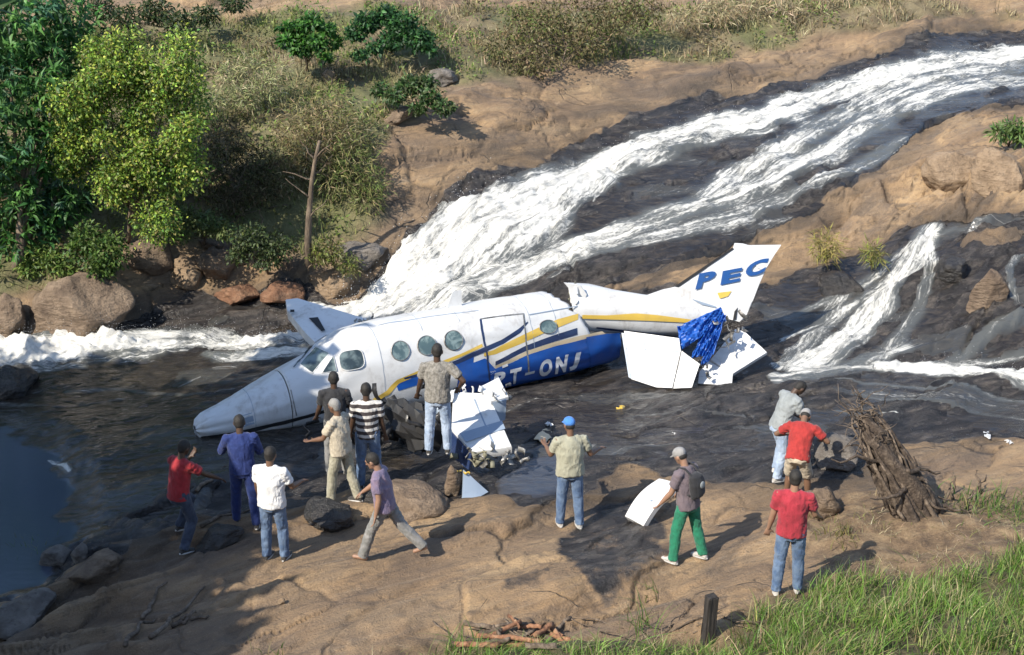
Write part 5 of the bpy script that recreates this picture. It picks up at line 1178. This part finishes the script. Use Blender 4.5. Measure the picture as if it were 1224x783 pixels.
blades('dry_grass', P - np.array([0, 0, .02]), r_.uniform(.10, .42, n) * (.6 + .7 * smooth(-.2, .3, fbm(P[:, 0], P[:, 1], .9, 2, 305))), r_.uniform(.016, .042, n), r_.normal(size=(n, 2)) * .17 + np.array([-.02, -.06]), tn, M_STRAW, None, 2, kind='stuff', label='dry straw grass covering the hillside', category='grass')
# low undergrowth over the hillside
P = scatter(36000, (-24, 10, 26.8, 50), lambda H, x, y, r: (H[5] > .55) & (r.uniform(size=len(x)) < smooth(.40, .62, .5 + fbm(x, y, 1.3, 3, 330) + .14 * (x < -2.5))), 92)
n = len(P); r_ = np.random.default_rng(93); P[:, 2] += np.abs(r_.normal(size=n)) * .16
gn = smooth(-.25, .1, fbm(P[:, 0], P[:, 1], 2.2, 2, 331))[:, None]
leaves('undergrowth', P, r_.uniform(.06, .17, n), r_.uniform(.03, .07, n), r_.normal(size=(n, 3)) + np.array([0, -.2, .4]), r_.normal(size=(n, 3)) * .5 + np.array([-.2, -.3, .8]), tints(n, [(.16, .23, .05), (.11, .18, .04), (.23, .26, .08)], .3, 94) * gn + tints(n, [(.16, .13, .06), (.12, .09, .05), (.20, .17, .08)], .3, 95) * (1 - gn), M_LEAF, None, kind='stuff', label='low leafy undergrowth scattered over the hillside', category='undergrowth')
# green grass of the near bank
P = scatter(30000, (-1.5, 12, 11.8, 19), lambda H, x, y, r: (H[4] > .3) & (r.uniform(size=len(x)) < .15 + .85 * H[4] * smooth(.25, .6, .55 + fbm(x, y, .8, 3, 310))), 84)
n = len(P); r_ = np.random.default_rng(85); tall = smooth(.5, 1, fbm(P[:, 0], P[:, 1], .9, 2, 311) + .75)
right = smooth(1.0, 5.5, P[:, 0])
tn = tints(n, [(.14, .26, .045), (.19, .32, .06), (.10, .19, .03), (.24, .34, .09), (.33, .31, .14), (.38, .32, .18)], .28, 86)
blades('green_grass', P - np.array([0, 0, .02]), r_.uniform(.08, .30, n) * (.5 + .6 * tall + .5 * right), r_.uniform(.008, .02, n), r_.normal(size=(n, 2)) * .13 + np.array([.03, -.03]), tn, M_LEAF, None, 3, kind='stuff', label='bright green grass on the near bank', category='grass')
P = scatter(9000, (-3, 12, 12, 19.5), lambda H, x, y, r: (H[3] > .35) & (H[4] < .6) & (r.uniform(size=len(x)) < smooth(.35, .7, .5 + fbm(x, y, .7, 3, 320))), 87)
n = len(P); blades('straw_litter', P - np.array([0, 0, .01]), np.random.default_rng(88).uniform(.02, .14, n), np.random.default_rng(89).uniform(.006, .014, n), np.random.default_rng(90).normal(size=(n, 2)) * .12, tints(n, [(.34, .28, .17), (.24, .19, .11), (.18, .19, .06), (.40, .34, .22)], .25, 91), M_STRAW, None, 2, kind='stuff', label='short straw and litter at the edge of the grass', category='litter')
def tuft(lab, u, v, n, h, cols, seed, spread=.12, w=.02, up=.6):
    b = G(u, v); r = np.random.default_rng(seed); P = np.c_[r.normal(size=(n, 2)) * spread, np.zeros(n)]; ln = r.normal(size=(n, 2)) * h * .45
    rt = empty('grass_tuft', tuple(b), label=lab, category='plant'); blades('blades', P - np.array([0, 0, .04]), r.uniform(.5, 1, n) * h, np.full(n, w) * r.uniform(.7, 1.3, n), ln, tints(n, cols, .25, seed), M_LEAF, rt, 4, kind='stuff')
GC = [(.09, .17, .035), (.13, .20, .05), (.20, .20, .08)]
for lab, u, v, n, h, sd in (('spiky tuft of leaves alone on the dry foreground rock', 325, 779, 14, .30, 1), ('tall leafy weed behind the weathered bark pile', 768, 752, 26, .55, 2), ('clump of tall blades beside the post', 900, 776, 40, .5, 3), ('grass tuft on the shaded rocks beside the pool', 42, 672, 160, .45, 4), ('tall seeding grass clump in the bank corner', 1175, 778, 60, .8, 5), ('upright single weed on the grass bank', 1103, 690, 8, .35, 6),
                            ('tuft of blades in front of the bare rock', 545, 778, 40, .38, 7), ('green patch of grass beside the root stump', 1200, 612, 320, .28, 8), ('weed sprouting beside the dark wet slab', 775, 715, 12, .4, 9), ('yellow grass tuft at the foot of the root stump', 1008, 640, 60, .25, 10)):
    tuft(lab, u, v, n, h, GC if sd not in (10,) else [(.3, .25, .1), (.2, .2, .07)], 500 + sd, .35 if sd in (8,) else .25 if sd == 4 else .14)

# ------------------------------------------------------------------ boulders
def rock_mat(name, cols, rough=.85, wet=False):
    t = NT(name); p = t.coord('Object'); n1 = t.noise(p, 2.2, 7, .62, .4); n2 = t.noise(p, 11, 6, .65); n3 = t.noise(t.mapping(p, scale=(.5, 1, 2.5), rot=(.3, .2, .5)), 5, 5, .6)
    c = t.ramp(n1, [(.3, cols[0]), (.5, cols[1]), (.72, cols[2])]); c = t.mix(t.remap(n2, .5, .72, 0, .55), c, tuple(x * .4 for x in cols[0])); c = t.mix(t.remap(n3, .52, .7, 0, .6), c, cols[2])
    return t.set(color=c, rough=rough, normal=t.bump(t.math('ADD', n3, t.math('MULTIPLY', n2, .8)), 1.0, .09))
R_BROWN = rock_mat('brown_boulder', [(.10, .068, .046), (.19, .135, .09), (.30, .22, .15)]); R_GREY = rock_mat('grey_boulder', [(.09, .075, .065), (.16, .14, .12), (.26, .23, .20)])
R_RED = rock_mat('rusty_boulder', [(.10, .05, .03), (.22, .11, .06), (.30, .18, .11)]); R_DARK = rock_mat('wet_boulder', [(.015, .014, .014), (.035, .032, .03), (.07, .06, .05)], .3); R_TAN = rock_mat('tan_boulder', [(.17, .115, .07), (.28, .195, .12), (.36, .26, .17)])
def boulder(lab, u, v, rpx, mat, seed, flat=.75, depth=1.0, rot=0.0, sink=.5, cuts=11, tilt=0.0, group=None, ang=.97):
    r = np.random.default_rng(seed); p = G(u, v + rpx[1] * .55); dep = p[1] * CP + (CAMZ - p[2]) * SP; m = dep / FPX
    bm = bmesh.new(); bmesh.ops.create_icosphere(bm, subdivisions=4, radius=1.0)
    co = np.array([w.co[:] for w in bm.verts])
    nrm = [unit(r.normal(size=3)) for _ in range(cuts)]
    for q in nrm:
        h = r.uniform(.5, .86); d = co @ q; co = co - np.where(d > h, (d - h) * ang, 0)[:, None] * q
    ns = fbm(co[:, 0] * 1.2 + co[:, 2] * .7 + seed, co[:, 1] * 1.2 - co[:, 2] * .9, .8, 4, seed) * .22
    ns = ns + fbm(co[:, 0] + seed, co[:, 2] * 2.2 + co[:, 1] * .6, .35, 3, seed + 3, ridged=True) * .07
    co = co * (1 + ns)[:, None] * np.array([rpx[0] * m, rpx[0] * m * depth, rpx[1] * m / .8])
    if tilt: c, s = math.cos(tilt), math.sin(tilt); co = np.stack([co[:, 0] * c - co[:, 2] * s, co[:, 1], co[:, 0] * s + co[:, 2] * c], -1)
    for w, q in zip(bm.verts, co): w.co = q
    o = new_obj('boulder', bm_mesh('boulder', bm, True), mat, label=lab, category='boulder')
    if group: o['group'] = group
    o.location = (p[0], p[1] + rpx[0] * m * depth * .35, p[2] + rpx[1] * m * (1 - sink) * .9); o.rotation_euler = (0, 0, rot)
    return o
GB_ = 'boulders along the left bank'
boulder('large rounded brown boulder rising from the white water on the left bank', 92, 372, (66, 34), R_BROWN, 101, depth=.7, tilt=.42, cuts=4, group=GB_)
boulder('dark boulder at the left end of the bank beside the large brown one', 8, 385, (32, 30), R_BROWN, 102, group=GB_)
boulder('squarish brown boulder below the yellow-green tree', 182, 306, (34, 26), R_BROWN, 103, group=GB_)
boulder('triangular tan boulder wedged between the bank boulders', 224, 326, (25, 22), R_TAN, 104, group=GB_)
boulder('blocky grey-brown boulder right of the triangular one', 256, 318, (25, 24), R_BROWN, 105, group=GB_)
boulder('narrow flat boulder lying on top of the blocky boulders', 268, 288, (36, 10), R_BROWN, 106, group=GB_)
boulder('small tilted boulder beneath the flat one', 288, 306, (16, 18), R_BROWN, 107, tilt=-.3, group=GB_)
boulder('low rusty red boulder half in the brown water', 284, 354, (36, 11), R_RED, 108, group=GB_)
boulder('rusty ledge boulder beside the low red one', 336, 352, (26, 16), R_RED, 109, group=GB_)
boulder('grey block of rock beside the waterfall foot', 432, 305, (32, 18), R_GREY, 110, group=GB_)
boulder('tan rock with grass below the slender trunk', 395, 335, (26, 20), R_TAN, 111, group=GB_)
boulder('dark wet boulder in the shaded stream', 12, 462, (30, 18), R_DARK, 112, cuts=4)
boulder('brown upright boulder in the wet right-hand ledge', 1182, 348, (26, 30), R_BROWN, 113, depth=.6, sink=.8, cuts=14)
boulder('smooth rounded boulder behind the striding person', 492, 604, (46, 18), R_BROWN, 114, sink=.7, cuts=7)
boulder('brown block under the torn wing tip', 540, 580, (12, 22), R_BROWN, 115)
boulder('long flat slab of rock at the pool edge', 112, 684, (52, 15), R_BROWN, 116, tilt=.35, depth=.6)
boulder('small blue-grey stone by the pool grass', 66, 672, (20, 15), R_GREY, 117)
boulder('small round stone next to the blue-grey one', 94, 662, (12, 11), R_GREY, 118)
boulder('dark boulder in the bottom corner by the pool', 20, 735, (44, 18), R_GREY, 119, sink=.7)
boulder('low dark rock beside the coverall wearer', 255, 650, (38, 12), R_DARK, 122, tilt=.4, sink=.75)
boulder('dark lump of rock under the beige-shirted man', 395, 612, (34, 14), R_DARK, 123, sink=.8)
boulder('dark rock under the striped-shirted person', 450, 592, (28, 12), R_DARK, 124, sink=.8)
boulder('grey rock mound at the foot of the root stump', 1000, 548, (34, 22), R_GREY, 125)
boulder('earthy brown rock between the red shirts and the root stump', 985, 605, (28, 22), R_BROWN, 126)
boulder('upper right smooth brown boulder beside the green leafy plant', 1205, 205, (44, 34), R_TAN, 127, cuts=8, depth=.8, sink=.75)
boulder('rounded brown boulder with a hollow at its right', 1150, 205, (46, 28), R_TAN, 128, cuts=8, depth=.8, sink=.8)
boulder('grey-brown rock with a dark cleft at the fall crest', 530, 92, (22, 13), R_GREY, 129)
boulder('pale stone on the dry slope under the round green tree', 392, 92, (9, 10), R_TAN, 130)
boulder('pinkish stones row on the slope below the low bush', 478, 138, (26, 9), R_BROWN, 131, tilt=.3)
boulder('small pale stone on the dry foreground rock', 336, 720, (5, 4), R_TAN, 132)
boulder('dark wet rock in the right-hand stream below the thin fall', 1010, 345, (40, 16), R_DARK, 133, sink=.8)
boulder('dark wet rock ledge beside the thin fall', 1140, 325, (34, 18), R_DARK, 134, sink=.8)

# ------------------------------------------------------------------ uprooted stump on the right
r_ = np.random.default_rng(140); sb = G(1085, 618)
stump = empty('root_stump', tuple(sb), label='uprooted dead tree stump with tangled dry roots on the right bank', category='stump')
def RP(u, v, y): return at_y(u, v, y)
y0 = sb[1]
axis = [RP(1100, 622, y0), RP(1080, 585, y0 + .1), RP(1062, 550, y0 + .2), RP(1045, 520, y0 + .3), RP(1030, 496, y0 + .45)]
join_tubes('trunk', [tube(np.array([np.array([np.interp(s, np.linspace(0, 1, 5), np.array(axis)[:, k]) for k in range(3)]) for s in np.linspace(0, 1, 14)]), (.26, .24, .2, .15, .09), 14, .35)], M_ROOT, stump, sb)
AX = np.array([[np.interp(s, np.linspace(0, 1, 5), np.array(axis)[:, k]) for k in range(3)] for s in np.linspace(0, 1, 12)])
for k in range(34):
    th_ = r_.uniform(0, 2 * math.pi); k0 = r_.integers(0, 3); k1 = r_.integers(7, 13); pt = AX[k0:k1]; rr_ = np.linspace(.33, .17, 12)[k0:k1] * r_.uniform(.85, 1.15)
    tw = th_ + np.linspace(0, r_.normal() * .9, len(pt)); pt = pt + np.stack([np.cos(tw) * rr_, np.sin(tw) * rr_ * .8, np.sin(tw + .6) * rr_ * .35], -1) + r_.normal(size=pt.shape) * .012
    join_tubes('root', [tube(pt, (r_.uniform(.025, .06), .012), 7, .2)], M_ROOT if k % 3 else M_DEAD, stump, sb)
for k in range(24):
    s = r_.uniform(0, .5); i = min(3, int(s * 4)); a = np.array(axis[i]) + (np.array(axis[i + 1]) - np.array(axis[i])) * (s * 4 - i) + r_.normal(size=3) * .10
    L = r_.uniform(.35, 1.0); d = unit((np.array(axis[4]) - np.array(axis[0])) * r_.choice([1, -.6, .4]) + r_.normal(size=3) * .75) * L
    e = a + d; e[2] = max(e[2], gz(e[0], e[1]) + .02)
    join_tubes('root', [tube(wander(a, e, 9, .03, r_), (r_.uniform(.02, .06), .010), 6, .1)], M_ROOT, stump, sb)
tb = []
for k in range(60):
    a = np.array(axis[r_.integers(3, 5)]) + r_.normal(size=3) * .14; e = a + unit(np.array([-.5, .2, .35]) + r_.normal(size=3) * .8) * r_.uniform(.15, .5); e[2] = max(e[2], gz(e[0], e[1]) + .02)
    tb.append(tube(wander(a, e, 6, .03, r_), (.010, .004), 4))
join_tubes('fine_roots', tb, M_DEAD, stump, sb, kind='stuff')
for k, (u, v) in enumerate(((1150, 610), (1140, 598), (1165, 600), (1172, 590), (1128, 606))):
    a = G(u, v); e = a + np.array([r_.normal() * .25, .1, r_.uniform(.25, .55)]); join_tubes('root', [tube(wander(a, e, 6, .03, r_), (.03, .01), 6)], M_DEAD, stump, sb)
# exposed roots in the shaded corner
for k, (u0, v0, u1, v1) in enumerate(((180, 765, 245, 705), (170, 742, 200, 700), (205, 752, 232, 735), (150, 775, 185, 745), (215, 748, 250, 740), (235, 590, 272, 560), (240, 632, 300, 612))):
    a, e = G(u0, v0), G(u1, v1); a[2] += .04; e[2] += .05
    pth = wander(a, e, 9, .03, r_); pth[:, 2] = np.maximum(pth[:, 2], ground(pth[:, 0], pth[:, 1]) + .02)
    join_tubes('driftwood_stick', [tube(pth, (.035, .015), 6, .1)], M_DEAD, None, None, label='weathered driftwood stick on the shaded rocks of the left shore', category='stick', group='driftwood on the left shore')
# bark pile in front
for k in range(20):
    u, v = r_.normal(640, 34), r_.uniform(750, 776); a = G(u, v); a[2] += .02 + .005 * k; an = r_.normal(.15, .8); L = r_.uniform(.25, .9)
    d = np.array([math.cos(an), math.sin(an) * .6, r_.normal() * .08]) * L; w = r_.uniform(.015, .05)
    pts = wander(a - d / 2, a + d / 2, 7, .012, r_); s = unit(np.cross(d, [0, 0, 1.])); V = []
    for q in pts: V += [q - s * w - np.array([0, 0, .02]), q + np.array([0, 0, .025]), q + s * w - np.array([0, 0, .02])]
    F = [f for i in range(6) for f in ((3 * i, 3 * i + 1, 3 * i + 4, 3 * i + 3), (3 * i + 1, 3 * i + 2, 3 * i + 5, 3 * i + 4))]
    o = new_obj('bark_strip', mesh_py('bark_strip', V, F, True), M_REDBARK if k % 2 else M_DEAD, label='curled reddish strip of bark in the pile at the grass edge', category='bark', group='bark pile at the grass edge'); md = o.modifiers.new('t', 'SOLIDIFY'); md.thickness = .015
for k in range(30):
    u, v = r_.uniform(480, 880), r_.uniform(738, 776); a = G(u, v); an = r_.uniform(-1.2, 1.2); L = r_.uniform(.2, .7); d = np.array([math.cos(an), math.sin(an), 0]) * L
    e = a + d; e[2] = gz(e[0], e[1]) + .03; a[2] += .02
    join_tubes('twig', [tube(wander(a, e, 6, .015, r_), (.010, .004), 5)], M_DEAD, None, None, label='thin dry twig on the earth in front of the grass', category='twig', group='twigs on the earth')
# wooden post
pb = G(846, 766); pw = .068; bm = bmesh.new(); bmesh.ops.create_cube(bm, size=1.0)
for w in bm.verts: w.co = (w.co.x * pw * 2 * (1 - .05 * (w.co.z > 0)), w.co.y * pw * 2, w.co.z * .75 + .24 + (.018 * (w.co.x > 0) if w.co.z > 0 else 0))
bmesh.ops.bevel(bm, geom=bm.edges[:], offset=.012, segments=2, affect='EDGES'); bmesh.ops.subdivide_edges(bm, edges=bm.edges[:], cuts=2)
for w in bm.verts: w.co += Vector(rng.normal(size=3) * .003)
t = NT('charred_wood'); p = t.coord('Object'); M_CHAR = t.set(color=t.ramp(t.noise(t.mapping(p, scale=(1, 1, .15)), 30, 4), [(.3, (.008, .007, .007)), (.8, (.06, .05, .042))]), rough=.9, normal=t.bump(t.noise(t.mapping(p, scale=(1, 1, .1)), 40, 4), .8, .02))
o = new_obj('wooden_post', bm_mesh('wooden_post', bm), M_CHAR, label='short dark square wooden post in the near grass', category='post'); o.location = tuple(pb); o.rotation_euler = (0, .03, .35)
# white panel propped on the rock in front of the green-trousered person
q4 = [Z(747, 617, .06), Z(769, 629, .06), Z(815, 580, .52), Z(788, 572, .52)]; gp = empty('wreckage_panel', tuple(Z(758, 623, .02)), label='curved white wreckage panel leaning on the rock beside the green-trousered person', category='panel')
V = []; nn = unit(np.cross(q4[1] - q4[0], q4[3] - q4[0])); nn = nn * np.sign(nn @ (np.array([0, 0, CAMZ]) - q4[0]))
for lay in (0, 1):
    for i in range(15):
        for j in range(7):
            a, b2 = j / 6, i / 14; V.append(q4[0] * (1 - a) * (1 - b2) + q4[1] * a * (1 - b2) + q4[2] * a * b2 + q4[3] * (1 - a) * b2 + nn * (.10 * math.sin(math.pi * b2) + .02 * math.sin(math.pi * a) - .09 * lay) - np.array(gp.location))
F = tube_faces(15, 7, False); F = F + [tuple(x + 105 for x in f[::-1]) for f in F]
rim = [j for j in range(7)] + [i * 7 + 6 for i in range(1, 15)] + [14 * 7 + j for j in range(5, -1, -1)] + [i * 7 for i in range(13, 0, -1)]
F += [(rim[i], rim[i] + 105, rim[(i + 1) % len(rim)] + 105, rim[(i + 1) % len(rim)]) for i in range(len(rim))]
o = new_obj('panel_skin', mesh_py('panel_skin', V, F), M_WHITE, gp); auto_smooth(o, 30)
for k, (a, b2) in enumerate(((.7, .45),)):
    c = q4[0] * (1 - a) * (1 - b2) + q4[1] * a * (1 - b2) + q4[2] * a * b2 + q4[3] * (1 - a) * b2 + nn * (.10 * math.sin(math.pi * b2) + .024) - np.array(gp.location); v, f = el_ball(c, (.025, .02, .006), None, 8); new_obj('rivet_plate', mesh_py('rivet_plate', v, f, True), M_GREYP, gp)
# small scraps
def scrap(lab, u, v, size, mat, seed):
    b = G(u, v); r = np.random.default_rng(seed); bm = bmesh.new(); bmesh.ops.create_grid(bm, x_segments=5, y_segments=3, size=1)
    for w in bm.verts: w.co = (w.co.x * size[0] + r.normal() * .012, w.co.y * size[1] + r.normal() * .012, r.normal() * .02 + .03)
    bmesh.ops.solidify(bm, geom=bm.faces[:], thickness=.01)
    o = new_obj('scrap', bm_mesh('scrap', bm), mat, label=lab, category='scrap', group='scraps of wreckage'); o.location = tuple(b); o.rotation_euler = (.2, .1, r.uniform(0, 3)); auto_smooth(o, 30)
for lab, u, v, s, mt, sd in (('long white scrap at the water edge right of the root stump', 1180, 522, (.16, .05), M_WHITE, 1), ('small white scrap beside the long one', 1206, 530, (.06, .04), M_WHITE, 2), ('yellow scrap on the wet rock below the tailplane', 742, 489, (.10, .06), M_GOLD, 3), ('tiny white scrap on the dark wet rock', 655, 508, (.05, .04), M_WHITE, 4), ('white scrap near the pool edge of the shaded stream', 78, 551, (.18, .07), M_GREYP, 5),
                             ('flat tan scrap leaning by the blue-capped person', 652, 522, (.3, .12), M_TAN, 6), ('small pale scrap behind the blue-capped person', 806, 520, (.06, .03), M_WHITE, 7)): scrap(lab, u, v, s, mt, sd)
# spray drops thrown up along the white water
r_ = np.random.default_rng(160); PP = []
wts = np.clip(lump * (foam > .85), 0, None).ravel() * (np.abs(CU + FPX * gx / (gy * CP + 3) - 612).ravel() < 700); wts = wts / wts.sum(); idx = r_.choice(len(wts), 9000, p=wts)
base_p = np.stack([gx.ravel()[idx], gy.ravel()[idx], lvl.ravel()[idx]], -1); hgt_ = np.abs(r_.normal(size=9000)) ** 1.5 * .10 * (1 + 1.2 * (base_p[:, 0] < 0) * (base_p[:, 1] > 26.5))
base_p = base_p + np.stack([r_.normal(size=9000) * .06, r_.normal(size=9000) * .06, hgt_], -1)
sz = r_.uniform(.003, .008, 9000) * (1 + .6 * (base_p[:, 0] < 0) * (base_p[:, 1] > 26.5)); tet = np.array([[1, 1, 1], [1, -1, -1], [-1, 1, -1], [-1, -1, 1]]) * .6
V = (base_p[:, None, :] + tet[None] * sz[:, None, None]).reshape(-1, 3); i4 = np.arange(9000)[:, None] * 4; F = np.concatenate([i4 + np.array([f]) for f in ((0, 1, 2), (0, 3, 1), (0, 2, 3), (1, 3, 2))])
t = NT('water_drops'); M_DROP = t.set(color=(.8, .8, .79), rough=.4)
new_obj('water_spray', mesh_np('water_spray', V, F, True), M_DROP, kind='stuff', label='white spray thrown up by the cascade and rapids', category='spray')
